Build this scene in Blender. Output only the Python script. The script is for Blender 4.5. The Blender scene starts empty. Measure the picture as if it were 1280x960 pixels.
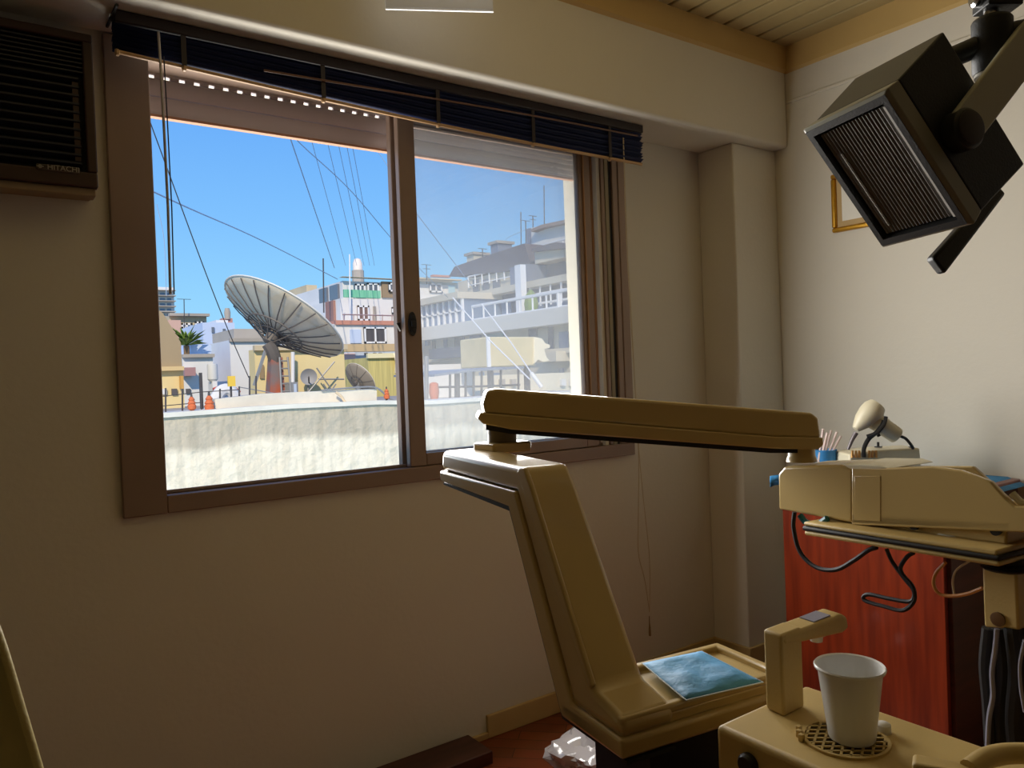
import bpy, bmesh, math, random
from mathutils import Vector, Matrix, noise
random.seed(7)
PI = math.pi
COL = bpy.context.scene.collection
SC = bpy.context.scene

# ------------------------------------------------------------------ survey of the room
# world: X along the window wall to the right, Y out through the window, Z up, metres.
FOC = 960.0
YAW, PIT, ROL, EYE = math.radians(35.5), math.radians(-0.66), math.radians(2.18), 1.2
F0 = Vector((math.sin(YAW)*math.cos(PIT), math.cos(YAW)*math.cos(PIT), math.sin(PIT)))
_r0 = Vector((math.cos(YAW), -math.sin(YAW), 0)); _u0 = _r0.cross(F0)
CR = math.cos(ROL)*_r0 - math.sin(ROL)*_u0
CU = math.sin(ROL)*_r0 + math.cos(ROL)*_u0
CAM = Vector((0, 0, EYE))
def ray(x, y): return F0 + CR*((x-640)/FOC) - CU*((y-480)/FOC)
def at(x, y, X=None, Y=None, Z=None, d=None):
    r = ray(x, y)
    if X is not None: t = X/r.x
    elif Y is not None: t = Y/r.y
    elif Z is not None: t = (Z-EYE)/r.z
    else: t = d
    return CAM + r*t
def adir(deg): a = math.radians(deg); return Vector((math.sin(a), math.cos(a), 0))
def bdir(deg): a = math.radians(deg); return Vector((math.cos(a), -math.sin(a), 0))
def vpl(x, y, P0, deg):                      # on the upright plane through P0 that runs along azimuth deg
    n = bdir(deg); r = ray(x, y); return CAM + r*(((P0-CAM).dot(n))/r.dot(n))

# ------------------------------------------------------------------ materials
MATS = {}
def lin(c): return tuple(((v/255+0.055)/1.055)**2.4 if v/255 > 0.04045 else v/255/12.92 for v in c)
def mat(name, rgb, rough=0.6, metal=0.0, var=0.0, scale=8.0, bump=0.0, bscale=40.0, spec=0.5, coat=0.0, stretch=None, rgb2=None):
    if name in MATS: return MATS[name]
    m = bpy.data.materials.new(name); m.use_nodes = True
    nt = m.node_tree; p = nt.nodes['Principled BSDF']
    p.inputs['Roughness'].default_value = rough; p.inputs['Metallic'].default_value = metal
    p.inputs['Specular IOR Level'].default_value = spec
    p.inputs['Coat Weight'].default_value = coat; p.inputs['Coat Roughness'].default_value = 0.08
    tc = nt.nodes.new('ShaderNodeTexCoord'); mp = nt.nodes.new('ShaderNodeMapping')
    nt.links.new(tc.outputs['Object'], mp.inputs['Vector'])
    if stretch: mp.inputs['Scale'].default_value = stretch
    a = lin(rgb)
    nz = nt.nodes.new('ShaderNodeTexNoise'); nz.inputs['Scale'].default_value = scale; nz.inputs['Detail'].default_value = 5
    nt.links.new(mp.outputs['Vector'], nz.inputs['Vector'])
    rp = nt.nodes.new('ShaderNodeValToRGB'); rp.color_ramp.elements[0].position = 0.35; rp.color_ramp.elements[1].position = 0.65
    b = lin(rgb2) if rgb2 else tuple(v*(1-var) for v in a)
    rp.color_ramp.elements[0].color = (*b, 1); rp.color_ramp.elements[1].color = (*a, 1)
    nt.links.new(nz.outputs['Fac'], rp.inputs['Fac']); nt.links.new(rp.outputs['Color'], p.inputs['Base Color'])
    if bump:
        n2 = nt.nodes.new('ShaderNodeTexNoise'); n2.inputs['Scale'].default_value = bscale; n2.inputs['Detail'].default_value = 4
        nt.links.new(mp.outputs['Vector'], n2.inputs['Vector'])
        bp = nt.nodes.new('ShaderNodeBump'); bp.inputs['Strength'].default_value = bump; bp.inputs['Distance'].default_value = 0.02
        nt.links.new(n2.outputs['Fac'], bp.inputs['Height']); nt.links.new(bp.outputs['Normal'], p.inputs['Normal'])
    MATS[name] = m; return m

def mat_parquet():
    m = bpy.data.materials.new('parquet'); m.use_nodes = True; nt = m.node_tree; p = nt.nodes['Principled BSDF']
    tc = nt.nodes.new('ShaderNodeTexCoord'); mp = nt.nodes.new('ShaderNodeMapping'); mp.inputs['Rotation'].default_value = (0, 0, PI/4)
    br = nt.nodes.new('ShaderNodeTexBrick'); br.inputs['Scale'].default_value = 1.0
    br.inputs['Brick Width'].default_value = .30; br.inputs['Row Height'].default_value = .06; br.inputs['Mortar Size'].default_value = .0012
    br.inputs['Color1'].default_value = (*lin((150, 74, 36)), 1); br.inputs['Color2'].default_value = (*lin((112, 50, 24)), 1)
    br.inputs['Mortar'].default_value = (*lin((40, 18, 10)), 1)
    nz = nt.nodes.new('ShaderNodeTexNoise'); nz.inputs['Scale'].default_value = 14; nz.inputs['Detail'].default_value = 6
    mx = nt.nodes.new('ShaderNodeMix'); mx.data_type = 'RGBA'; mx.blend_type = 'MULTIPLY'; mx.inputs['Factor'].default_value = .45
    nt.links.new(tc.outputs['Object'], mp.inputs['Vector']); nt.links.new(mp.outputs['Vector'], br.inputs['Vector'])
    nt.links.new(tc.outputs['Object'], nz.inputs['Vector'])
    nt.links.new(br.outputs['Color'], mx.inputs['A']); nt.links.new(nz.outputs['Color'], mx.inputs['B'])
    nt.links.new(mx.outputs['Result'], p.inputs['Base Color']); p.inputs['Roughness'].default_value = .38
    return m
def mat_glass(name, dirt, col=(0.9, 0.95, 1.0)):
    m = bpy.data.materials.new(name); m.use_nodes = True; nt = m.node_tree
    nt.nodes.remove(nt.nodes['Principled BSDF']); out = nt.nodes['Material Output']
    tr = nt.nodes.new('ShaderNodeBsdfTransparent'); tr.inputs['Color'].default_value = (1, 1, 1, 1)
    gl = nt.nodes.new('ShaderNodeBsdfGlossy'); gl.inputs['Roughness'].default_value = 0.02
    fr = nt.nodes.new('ShaderNodeFresnel'); fr.inputs['IOR'].default_value = 1.45
    m1 = nt.nodes.new('ShaderNodeMixShader'); nt.links.new(fr.outputs[0], m1.inputs[0])
    nt.links.new(tr.outputs[0], m1.inputs[1]); nt.links.new(gl.outputs[0], m1.inputs[2])
    tl = nt.nodes.new('ShaderNodeBsdfTranslucent'); tl.inputs['Color'].default_value = (*col, 1)
    tc = nt.nodes.new('ShaderNodeTexCoord'); nz = nt.nodes.new('ShaderNodeTexNoise'); nz.inputs['Scale'].default_value = 4; nz.inputs['Detail'].default_value = 6
    nt.links.new(tc.outputs['Object'], nz.inputs['Vector'])
    mr = nt.nodes.new('ShaderNodeMapRange'); mr.inputs['From Min'].default_value = .3; mr.inputs['From Max'].default_value = .75
    mr.inputs['To Min'].default_value = dirt*.75; mr.inputs['To Max'].default_value = dirt*1.3
    nt.links.new(nz.outputs['Fac'], mr.inputs['Value'])
    m2 = nt.nodes.new('ShaderNodeMixShader'); nt.links.new(mr.outputs['Result'], m2.inputs[0])
    nt.links.new(m1.outputs[0], m2.inputs[1]); nt.links.new(tl.outputs[0], m2.inputs[2])
    nt.links.new(m2.outputs[0], out.inputs['Surface']); return m
def mat_mesh(name, rgb, see):                # perforated sheet: part of the light passes
    m = bpy.data.materials.new(name); m.use_nodes = True; nt = m.node_tree; p = nt.nodes['Principled BSDF']; out = nt.nodes['Material Output']
    p.inputs['Base Color'].default_value = (*lin(rgb), 1); p.inputs['Roughness'].default_value = .6
    tr = nt.nodes.new('ShaderNodeBsdfTransparent'); m1 = nt.nodes.new('ShaderNodeMixShader'); m1.inputs[0].default_value = see
    nt.links.new(p.outputs[0], m1.inputs[1]); nt.links.new(tr.outputs[0], m1.inputs[2]); nt.links.new(m1.outputs[0], out.inputs['Surface']); return m
def mat_plaster(name, rgb, rgb2, splitz):    # old plaster with a greyer band along its top
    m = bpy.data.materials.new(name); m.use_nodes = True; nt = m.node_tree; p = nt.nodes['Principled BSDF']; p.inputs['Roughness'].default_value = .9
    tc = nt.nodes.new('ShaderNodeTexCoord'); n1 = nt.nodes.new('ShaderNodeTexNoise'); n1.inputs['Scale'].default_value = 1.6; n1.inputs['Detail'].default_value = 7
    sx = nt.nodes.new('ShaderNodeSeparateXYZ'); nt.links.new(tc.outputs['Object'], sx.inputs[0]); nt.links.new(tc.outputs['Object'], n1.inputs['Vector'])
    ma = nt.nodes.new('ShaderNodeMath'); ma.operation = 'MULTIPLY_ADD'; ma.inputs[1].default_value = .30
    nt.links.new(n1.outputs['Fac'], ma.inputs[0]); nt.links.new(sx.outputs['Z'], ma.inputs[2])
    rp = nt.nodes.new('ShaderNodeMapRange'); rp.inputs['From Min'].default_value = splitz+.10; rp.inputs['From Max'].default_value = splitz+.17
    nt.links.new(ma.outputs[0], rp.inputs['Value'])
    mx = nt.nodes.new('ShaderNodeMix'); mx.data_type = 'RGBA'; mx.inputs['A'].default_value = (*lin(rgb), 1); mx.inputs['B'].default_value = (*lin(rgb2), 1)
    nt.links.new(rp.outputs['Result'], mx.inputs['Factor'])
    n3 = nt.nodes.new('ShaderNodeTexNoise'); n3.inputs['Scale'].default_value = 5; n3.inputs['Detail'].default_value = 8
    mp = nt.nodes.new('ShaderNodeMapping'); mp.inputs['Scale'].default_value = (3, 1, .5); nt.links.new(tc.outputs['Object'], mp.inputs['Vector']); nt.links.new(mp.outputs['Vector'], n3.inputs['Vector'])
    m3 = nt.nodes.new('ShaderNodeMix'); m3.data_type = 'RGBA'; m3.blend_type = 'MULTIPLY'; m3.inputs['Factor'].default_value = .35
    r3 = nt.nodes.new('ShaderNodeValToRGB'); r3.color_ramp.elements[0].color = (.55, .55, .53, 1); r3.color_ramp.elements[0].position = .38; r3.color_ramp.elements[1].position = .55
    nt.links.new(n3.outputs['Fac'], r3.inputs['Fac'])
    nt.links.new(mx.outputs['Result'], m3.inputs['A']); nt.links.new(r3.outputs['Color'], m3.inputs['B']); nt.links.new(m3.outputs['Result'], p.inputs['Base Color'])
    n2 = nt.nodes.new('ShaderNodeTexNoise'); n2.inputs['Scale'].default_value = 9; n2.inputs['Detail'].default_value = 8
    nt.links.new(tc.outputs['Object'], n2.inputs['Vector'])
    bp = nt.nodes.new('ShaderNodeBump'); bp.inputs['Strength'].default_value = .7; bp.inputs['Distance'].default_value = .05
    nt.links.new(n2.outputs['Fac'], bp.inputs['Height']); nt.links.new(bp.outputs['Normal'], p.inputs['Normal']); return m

PAINT = mat('wall_paint', (222, 217, 203), .7, var=.03, scale=1.5, bump=.05, bscale=60)
CEILP = mat('ceiling_slat', (182, 162, 112), .6, var=.08, scale=3)
DARKGAP = mat('dark_gap', (28, 24, 20), .9)
TAN = mat('tan_moulding', (204, 172, 108), .55, var=.06, scale=4)
SKIRT = mat('tan_skirting', (196, 168, 112), .5, var=.08, scale=5)
PARQ = mat_parquet()
BROWN = mat('brown_aluminium', (152, 130, 116), .4, metal=.15, var=.08, scale=6)
BROWN2 = mat('lit_brown_aluminium', (186, 142, 100), .42, metal=.15, var=.06, scale=6)
RUBBER = mat('black_rubber', (26, 24, 24), .6)
SHUT = mat('grey_shutter_slat', (218, 208, 210), .55, var=.05, scale=6)
SLAT = mat('navy_blind_slat', (24, 36, 78), .55, var=.1, scale=10, spec=.25)
RAILD = mat('dark_headrail', (44, 34, 34), .5)
RAILB = mat('beige_bottom_rail', (196, 160, 116), .4)
WAND = mat('clear_wand', (190, 186, 190), .2)
CORDM = mat('cream_cord', (205, 190, 160), .8)
CREAM = mat('cream_plastic', (196, 169, 110), .32, var=.04, scale=5, coat=.6)
CREAM2 = mat('cream_plastic_matt', (206, 178, 112), .5, var=.05, scale=6, bump=.05, bscale=260)
BLACKP = mat('black_plastic', (24, 23, 25), .45)
DBLUE = mat('dark_blue_plinth', (22, 24, 38), .6)
LAMPB = mat('lamp_black_shell', (26, 26, 25), .5, bump=.08, bscale=300)
LAMPG = mat('lamp_grey_bezel', (140, 138, 122), .5)
LENS = mat('ribbed_lens', (104, 102, 98), .3, metal=.2)
CHROME = mat('chrome', (215, 215, 215), .15, metal=1.0)
REDW = mat('red_wood', (140, 50, 20), .35, rgb2=(108, 34, 14), scale=3, stretch=(14, 14, 1), coat=.25)
DKW = mat('shaded_red_wood', (84, 40, 26), .5, rgb2=(60, 28, 20), scale=3, stretch=(1, 1, 10))  # red wood with the dimmer light of the cabinet side in its colour
DKB = mat('dark_brown_board', (82, 44, 30), .45, rgb2=(60, 30, 22), scale=3, stretch=(1, 10, 10))
BLUEP = mat('blue_paper', (66, 150, 214), .7, var=.25, scale=14, bump=.3, bscale=18)
BLUEW = mat('blue_wrap', (84, 164, 218), .6, var=.2, scale=16, bump=.3, bscale=22)
CLEARP = mat('clear_pouch_edge', (190, 205, 215), .25, coat=.3)
WHITE = mat('white_plastic', (236, 234, 226), .4)
IVORY = mat('ivory_plastic', (222, 214, 186), .4, var=.03)
PAPER = mat('frosted_panel', (205, 205, 205), .5, var=.15, scale=20)
GOLD = mat('gold_frame', (214, 160, 52), .3, metal=.7, var=.2, scale=20)
TEAL = mat('teal_hose', (30, 110, 122), .35)
ORANGEC = mat('amber_tube', (206, 140, 70), .35)
UPH = mat('olive_upholstery', (170, 154, 96), .5, bump=.1, bscale=120)

# ------------------------------------------------------------------ mesh helpers
class MB:
    def __init__(s): s.v = []; s.f = []
    def add(s, vs, fs):
        n = len(s.v); s.v += [Vector(p) for p in vs]; s.f += [tuple(n+i for i in f) for f in fs]; return s
    def box(s, a, b):
        x0, x1 = sorted((a[0], b[0])); y0, y1 = sorted((a[1], b[1])); z0, z1 = sorted((a[2], b[2]))
        return s.add([(x0,y0,z0),(x1,y0,z0),(x1,y1,z0),(x0,y1,z0),(x0,y0,z1),(x1,y0,z1),(x1,y1,z1),(x0,y1,z1)],
                     [(0,3,2,1),(4,5,6,7),(0,1,5,4),(1,2,6,5),(2,3,7,6),(3,0,4,7)])
    def obox(s, c, ax, ay, az, hx, hy, hz):
        c = Vector(c); P = [c+ax*(i*hx)+ay*(j*hy)+az*(k*hz) for k in (-1,1) for j in (-1,1) for i in (-1,1)]
        return s.add(P, [(0,2,3,1),(4,5,7,6),(0,1,5,4),(1,3,7,5),(3,2,6,7),(2,0,4,6)])
    def prism(s, poly, ext):
        poly = [Vector(p) for p in poly]; ext = Vector(ext); n = len(poly)
        vs = poly+[p+ext for p in poly]
        fs = [tuple(range(n-1, -1, -1)), tuple(range(n, 2*n))]+[(i, (i+1) % n, n+(i+1) % n, n+i) for i in range(n)]
        return s.add(vs, fs)
    def frustum(s, lo, hi):
        n = len(lo); return s.add(list(lo)+list(hi), [tuple(range(n-1, -1, -1)), tuple(range(n, 2*n))]+[(i, (i+1) % n, n+(i+1) % n, n+i) for i in range(n)])
    def tube(s, pts, r, n=8, r2=None):
        pts = [Vector(p) for p in pts]; m = len(pts); rings = []
        t0 = (pts[1]-pts[0]).normalized(); ref = Vector((0,0,1)) if abs(t0.z) < .9 else Vector((1,0,0)); u = t0.cross(ref).normalized()
        for i, p in enumerate(pts):
            t = (pts[min(i+1, m-1)]-pts[max(i-1, 0)]).normalized()
            u = (u-t*u.dot(t)).normalized(); w = t.cross(u)
            rr = r if r2 is None else r+(r2-r)*i/(m-1)
            rings.append([p+(u*math.cos(2*PI*k/n)+w*math.sin(2*PI*k/n))*rr for k in range(n)])
        vs = [q for g in rings for q in g]; fs = []
        for i in range(m-1):
            for k in range(n): fs.append((i*n+k, i*n+(k+1) % n, (i+1)*n+(k+1) % n, (i+1)*n+k))
        fs += [tuple(range(n-1, -1, -1)), tuple(range((m-1)*n, m*n))]
        return s.add(vs, fs)
    def lathe(s, c, prof, axis=(0,0,1), n=28, cap=True):
        c = Vector(c); ax = Vector(axis).normalized(); ref = Vector((1,0,0)) if abs(ax.x) < .9 else Vector((0,1,0))
        u = ax.cross(ref).normalized(); w = ax.cross(u); vs = []; fs = []; m = len(prof)
        for r, h in prof: vs += [c+ax*h+(u*math.cos(2*PI*k/n)+w*math.sin(2*PI*k/n))*r for k in range(n)]
        for i in range(m-1):
            for k in range(n): fs.append((i*n+k, i*n+(k+1) % n, (i+1)*n+(k+1) % n, (i+1)*n+k))
        if cap: fs += [tuple(range(n-1, -1, -1)), tuple(range((m-1)*n, m*n))]
        return s.add(vs, fs)
def smooth_pts(pts, k=6):                    # Catmull-Rom through the points
    pts = [Vector(p) for p in pts]; P = [2*pts[0]-pts[1]]+pts+[2*pts[-1]-pts[-2]]; out = []
    for i in range(1, len(P)-2):
        for j in range(k):
            t = j/k; a, b, c, d = P[i-1], P[i], P[i+1], P[i+2]
            out.append(.5*((2*b)+(c-a)*t+(2*a-5*b+4*c-d)*t*t+(3*b-a-3*c+d)*t**3))
    return out+[pts[-1]]
def tag(o, label=None, cat=None, group=None, kind=None):
    if label: o['label'] = label
    if cat: o['category'] = cat
    if group: o['group'] = group
    if kind: o['kind'] = kind
    return o
def thing(name, label, cat, loc=(0,0,0), group=None, kind=None):
    o = bpy.data.objects.new(name, None); COL.objects.link(o); o.location = Vector(loc); o.empty_display_size = .05
    o['org'] = tuple(loc); return tag(o, label, cat, group, kind)
def org_of(o):
    while o.parent: o = o.parent
    return Vector(o.location)
def obj(name, mb, m, parent=None, bevel=0.0, seg=3, ang=35, smooth=True, solid=0.0):
    L = org_of(parent) if parent else None
    if L is None:
        L = Vector((sum(v.x for v in mb.v)/len(mb.v), sum(v.y for v in mb.v)/len(mb.v), min(v.z for v in mb.v)))
    me = bpy.data.meshes.new(name); me.from_pydata([tuple(v-L) for v in mb.v], [], mb.f)
    b = bmesh.new(); b.from_mesh(me); bmesh.ops.recalc_face_normals(b, faces=b.faces); b.to_mesh(me); b.free()
    me.materials.append(m)
    if smooth:
        for p in me.polygons: p.use_smooth = True
        me.set_sharp_from_angle(angle=math.radians(ang))
    o = bpy.data.objects.new(name, me); COL.objects.link(o)
    if parent: o.parent = parent
    else: o.location = L
    if bevel:
        md = o.modifiers.new('round', 'BEVEL'); md.width = bevel; md.segments = seg; md.limit_method = 'ANGLE'; md.angle_limit = math.radians(30); md.harden_normals = False
    if solid:
        md = o.modifiers.new('thick', 'SOLIDIFY'); md.thickness = solid; md.offset = 0
    return o
def struct(name, mb, m, **k): return tag(obj(name, mb, m, **k), kind='structure')
def one(name, mb, m, label, cat, group=None, **k): return tag(obj(name, mb, m, **k), label, cat, group)

# ------------------------------------------------------------------ room shell
WY, WT = 2.143, 2.30         # inner and outer face of the window wall
RX, CZ = 2.80, 2.50
BY, BZ = 1.903, 2.092        # face and underside of the beam
OX0, OX1, OZ0, OZ1 = .36, 1.95, .90, 2.06
LX, BK = -1.7, -3.2
w = MB()
w.box((LX-.15, WY, -.2), (OX0, WT, 2.7)); w.box((OX1, WY, -.2), (RX+.15, WT, 2.7))
w.box((OX0, WY, -.2), (OX1, WT, OZ0)); w.box((OX0, WY, OZ1), (OX1, WT, 2.7))
struct('wall_front', w, PAINT, smooth=False)
struct('wall_right', MB().box((RX, BK-.15, -.2), (RX+.15, WY, 2.7)), PAINT, smooth=False)
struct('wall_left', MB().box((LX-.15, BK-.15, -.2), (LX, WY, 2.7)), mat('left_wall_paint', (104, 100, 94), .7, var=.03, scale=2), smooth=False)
struct('wall_back', MB().box((LX, BK-.15, -.2), (RX, BK, 2.7)), mat('back_wood_panelling', (66, 62, 58), .5, var=.2, scale=3), smooth=False)
struct('floor', MB().box((LX-.15, BK-.15, -.2), (RX+.15, WT, 0)), PARQ, smooth=False)
struct('wall_beam', MB().box((LX, BY, BZ), (RX, WY, CZ)), PAINT, bevel=.012)
struct('wall_pillar', MB().box((2.52, 1.965, 0), (RX, WY, BZ)), PAINT, bevel=.006)
struct('ceiling', MB().box((LX-.15, BK-.15, CZ+.02), (RX+.15, WT, 2.7)), DARKGAP, smooth=False)
cs = MB(); x = RX-.005
while x > LX:
    cs.box((max(x-.087, LX), BK, CZ), (x, BY, CZ+.02)); x -= .1
struct('ceiling_panelling', cs, CEILP, bevel=.004, seg=2)
cv = MB()
cv.prism([(LX, BY, CZ), (LX, BY-.012, CZ), (LX, BY-.012, CZ-.095), (LX, BY, CZ-.105)], (RX-LX, 0, 0))
struct('trim_1', cv, TAN, smooth=False)
cv = MB(); cv.prism([(RX, BK, CZ), (RX-.012, BK, CZ), (RX-.012, BK, CZ-.095), (RX, BK, CZ-.105)], (0, BY-BK, 0))
struct('trim_2', cv, TAN, smooth=False)
struct('trim_3', MB().box((RX-.008, BK, 2.27), (RX, BY, 2.283)), PAINT, bevel=.003)
bb = MB(); bb.box((1.37, WY-.014, 0), (2.52, WY, .075)); bb.box((LX, WY-.014, 0), (1.37, WY, .02))
struct('baseboard_front', bb, SKIRT, bevel=.003)
bb = MB(); bb.box((2.506, 1.951, 0), (2.52, WY-.014, .075)); bb.box((2.52, 1.951, 0), (RX, 1.965, .075))
struct('baseboard_pillar', bb, SKIRT, bevel=.003)
struct('baseboard_right', MB().box((RX-.014, BK, 0), (RX, 1.06, .075)), SKIRT, bevel=.003)

# ------------------------------------------------------------------ window
WN = thing('window_1', None, None, (1.2, WY, .88), kind='structure')
fr = MB()
fr.box((.312, 2.126, .878), (.415, 2.215, 2.088)); fr.box((.415, 2.126, .878), (2.085, 2.215, .924))
fr.box((.415, 2.126, 2.045), (2.085, 2.215, 2.088)); fr.box((2.045, 2.126, .924), (2.085, 2.215, 2.045))
fr.box((.415, 2.160, .924), (2.045, 2.168, .934)); fr.box((1.966, 2.136, .924), (1.984, 2.2, 2.045)); fr.box((2.018, 2.130, .924), (2.046, 2.2, 2.045))
obj('frame', fr, BROWN, WN, bevel=.003, seg=2)
def sash(x0, x1, y0, y1, z0, z1, wd, name):
    s = MB(); s.box((x0, y0, z0), (x0+wd, y1, z1)); s.box((x1-wd, y0, z0), (x1, y1, z1))
    s.box((x0+wd, y0, z0), (x1-wd, y1, z0+.038)); s.box((x0+wd, y0, z1-.04), (x1-wd, y1, z1)); return obj(name, s, BROWN, WN, bevel=.003, seg=2)
s1 = sash(1.121, 1.907, 2.130, 2.156, .926, 2.05, .058, 'sash')
s2 = sash(1.116, 1.965, 2.172, 2.200, .928, 2.05, .045, 'sash')
GL = mat_glass('dusty_glass', .068); 
obj('pane', MB().box((1.175, 2.141, .96), (1.852, 2.145, 2.015)), GL, s1)
obj('pane', MB().box((1.157, 2.184, .96), (1.924, 2.188, 2.015)), GL, s2)
obj('pale_strip', MB().box((1.984, 2.134, .924), (2.001, 2.2, 2.045)), mat('olive_strip', (150, 140, 112), .5), WN)
obj('dark_channel', MB().box((2.001, 2.139, .924), (2.018, 2.2, 2.045)), RUBBER, WN)
edge = MB(); edge.box((1.868, 2.124, .96), (1.873, 2.130, 2.04)); edge.box((1.942, 2.166, .96), (1.957, 2.172, 2.04))  # lighter strips: the lit edges of the profiles put into colour
obj('sash_lit_edge', edge, BROWN2, WN)
lt = MB(); P = at(515, 405, Y=2.128)
lt.prism([P+Vector((.014*math.cos(t)*(1 if abs(math.cos(t)) > .1 else 1), 0, .038*math.sin(t))) for t in [2*PI*k/18 for k in range(18)]], (0, -.007, 0))
lt.box((P.x-.008, 2.113, P.z-.008), (P.x+.008, 2.121, P.z+.008))
lt.box((P.x-.007, 2.116, P.z+.014), (P.x+.007, 2.121, P.z+.026)); lt.box((P.x-.007, 2.116, P.z-.026), (P.x+.007, 2.121, P.z-.014))
obj('latch', lt, BLACKP, WN, bevel=.002, seg=2)
hk = MB(); hk.prism([(1.116, 2.15, 1.378), (1.116, 2.15, 1.350), (1.102, 2.15, 1.374)], (0, .01, 0)); obj('latch_hook', hk, BLACKP, WN)
rv = MB(); rv.box((OX1-.012, 2.215, .9), (OX1, WT+.02, 2.06)); rv.box((OX0, 2.215, .9), (OX0+.012, WT+.02, 2.06))
struct('trim_4', rv, mat('outer_reveal', (255, 244, 214), .7), smooth=False)
struct('trim_5', MB().box((OX0-.03, 2.215, .862), (OX1+.03, WT+.06, .90)), mat('outer_sill', (226, 214, 190), .8), bevel=.004)

# roller shutter outside the glass, half way into its box
sh = thing('roller_shutter', 'grey roller shutter pulled almost fully up outside the window, light through one row of slots', 'shutter', (1.15, 2.262, 1.93))
SY = 2.262
zb = at(340, 167, Y=SY).z
z0 = zb
sl = MB()
for k, hh in enumerate((.052, .050)):
    pr = [(.375, SY-.007, z0+.001), (.375, SY-.010, z0+.25*hh), (.375, SY-.010, z0+.75*hh), (.375, SY-.004, z0+hh-.001), (.375, SY+.006, z0+hh-.001), (.375, SY+.006, z0+.001)]
    sm = MB().prism(pr, (OX1-.015-.375, 0, 0)); obj('shutter_slat', sm, SHUT, sh); z0 += hh
br = MB(); xs = .375; pitch = .0395
while xs < OX1-.03:
    br.box((xs, SY-.005, z0), (min(xs+pitch-.016, OX1-.015), SY+.005, z0+.0078)); xs += pitch
obj('slot_bridge', br, SHUT, sh); z0 += .0078
for k in range(3):
    sm = MB().prism([(.375, SY-.006, z0), (.375, SY-.010, z0+.013), (.375, SY-.010, z0+.039), (.375, SY-.004, z0+.05), (.375, SY+.006, z0+.05), (.375, SY+.006, z0)], (OX1-.015-.375, 0, 0))
    obj('shutter_slat', sm, SHUT, sh); z0 += .05
obj('end_bar', MB().box((.375, SY-.012, zb-.006), (OX1-.015, SY+.008, zb+.001)), mat('shutter_end', (190, 140, 110), .5), sh)

# venetian blind gathered up under the beam
bl = thing('venetian_blind', 'dark navy slatted blind gathered up across the top of the window under the beam', 'blind', (1.18, 2.0, 1.97))
XA, XB = .318, 2.045
hr = MB(); hr.box((XA, 1.985, 2.062), (XB, 2.03, 2.090)); obj('headrail', hr, RAILD, bl, bevel=.003, seg=2)
NS = 15
def bz(x):                                    # height of the bottom rail: it hangs a little lower on the right
    t = (x-XA)/(XB-XA); return 1.996-.044*t-.012*math.sin(PI*t)
for k in range(NS):
    f = (k+1)/(NS+1); pts = []; sm = MB(); N = 14; tl = math.radians(random.uniform(30, 46)); c, s = math.cos(tl)*.0125, math.sin(tl)*.0125
    vs = []; j1, j2 = random.uniform(-.004, .002), random.uniform(-.002, .006)
    for i in range(N+1):
        t = i/N; x = XA+j1+(XB+j2-XA-j1)*t; zt = 2.062; z = zt+(bz(x)+.004-zt)*f+random.uniform(-.0006, .0006); y = 2.005+.006*math.sin(k*2.1)
        vs += [(x, y-c, z+s*.75), (x, y, z+.0012), (x, y+c, z-s*.75)]
    fs = [(3*i+q, 3*i+q+1, 3*i+q+4, 3*i+q+3) for i in range(N) for q in (0, 1)]
    sm.add(vs, fs); obj('slat', sm, SLAT, bl, solid=.0009)
rl = MB(); N = 16
ptsr = [Vector((XA+(XB-XA)*i/N, 2.0, bz(XA+(XB-XA)*i/N))) for i in range(N+1)]
rl.tube(ptsr, .0055, 8); obj('bottom_rail', rl, RAILB, bl)
for px_ in (145, 230, 402, 544, 662, 757):
    q = at(px_, 100, Y=2.0); x = min(max(q.x, XA+.004), XB-.004)
    obj('rail_clip', MB().lathe((x, 1.995, bz(x)-.004), [(.004, -.005), (.0085, -.002), (.0085, .003), (.004, .006)], (1, 0, 0), 10), RAILB, bl)
    if px_ > 150:
        obj('ladder_tape', MB().box((x-.006, 1.988, bz(x)), (x+.006, 1.9905, 2.064)), RAILD, bl)
vl = [at(330, 88, Y=1.985), at(450, 108, Y=1.985), at(600, 133, Y=1.985), at(700, 151, Y=1.985), at(797, 170, Y=1.985)]
obj('lit_edge_strip', MB().tube(smooth_pts(vl, 4), .003, 6), mat('brown_strip', (120, 90, 72), .4), bl)  # added strip, its lighter brown stands for a lit edge in the blind
wd = [at(198, 40, Y=1.978), at(200, 70, Y=1.972), at(205, 160, Y=1.972), at(210, 260, Y=1.972), at(213, 368, Y=1.972)]
obj('tilt_wand', MB().tube(wd, .0032, 8), WAND, bl)
wd2 = [p+Vector((.008, -.002, 0)) for p in wd[1:]]; obj('tilt_wand_rod', MB().tube(wd2, .0016, 6), mat('wand_core', (40, 44, 70), .3), bl)
CY = 2.05
c1 = [at(779, 172, Y=1.99), at(783, 300, Y=2.02), at(790, 420, Y=2.04), at(798, 560, Y=CY), at(798, 640, Y=CY), at(798, 690, Y=CY), at(806, 725, Y=CY), at(812, 765, Y=CY)]
obj('pull_cord', MB().tube(smooth_pts(c1, 5), .0016, 6), CORDM, bl)
c2 = [p+Vector((.006, .004, 0)) for p in c1[:4]]+[at(806, 640, Y=CY), at(812, 700, Y=CY), at(812, 765, Y=CY)]
obj('pull_cord', MB().tube(smooth_pts(c2, 5), .0014, 6), CORDM, bl)
P = at(812.5, 795, Y=CY); obj('cord_tassel', MB().lathe(P, [(.002, 0), (.0048, .002), (.0038, .03), (.002, .05), (.0015, .075)], (0, 0, 1), 10), mat('tassel', (150, 124, 84), .7), bl)
hkw = [at(146, 6, Y=1.93), at(140, 20, Y=2.0), at(134, 33, Y=2.10)]
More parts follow.
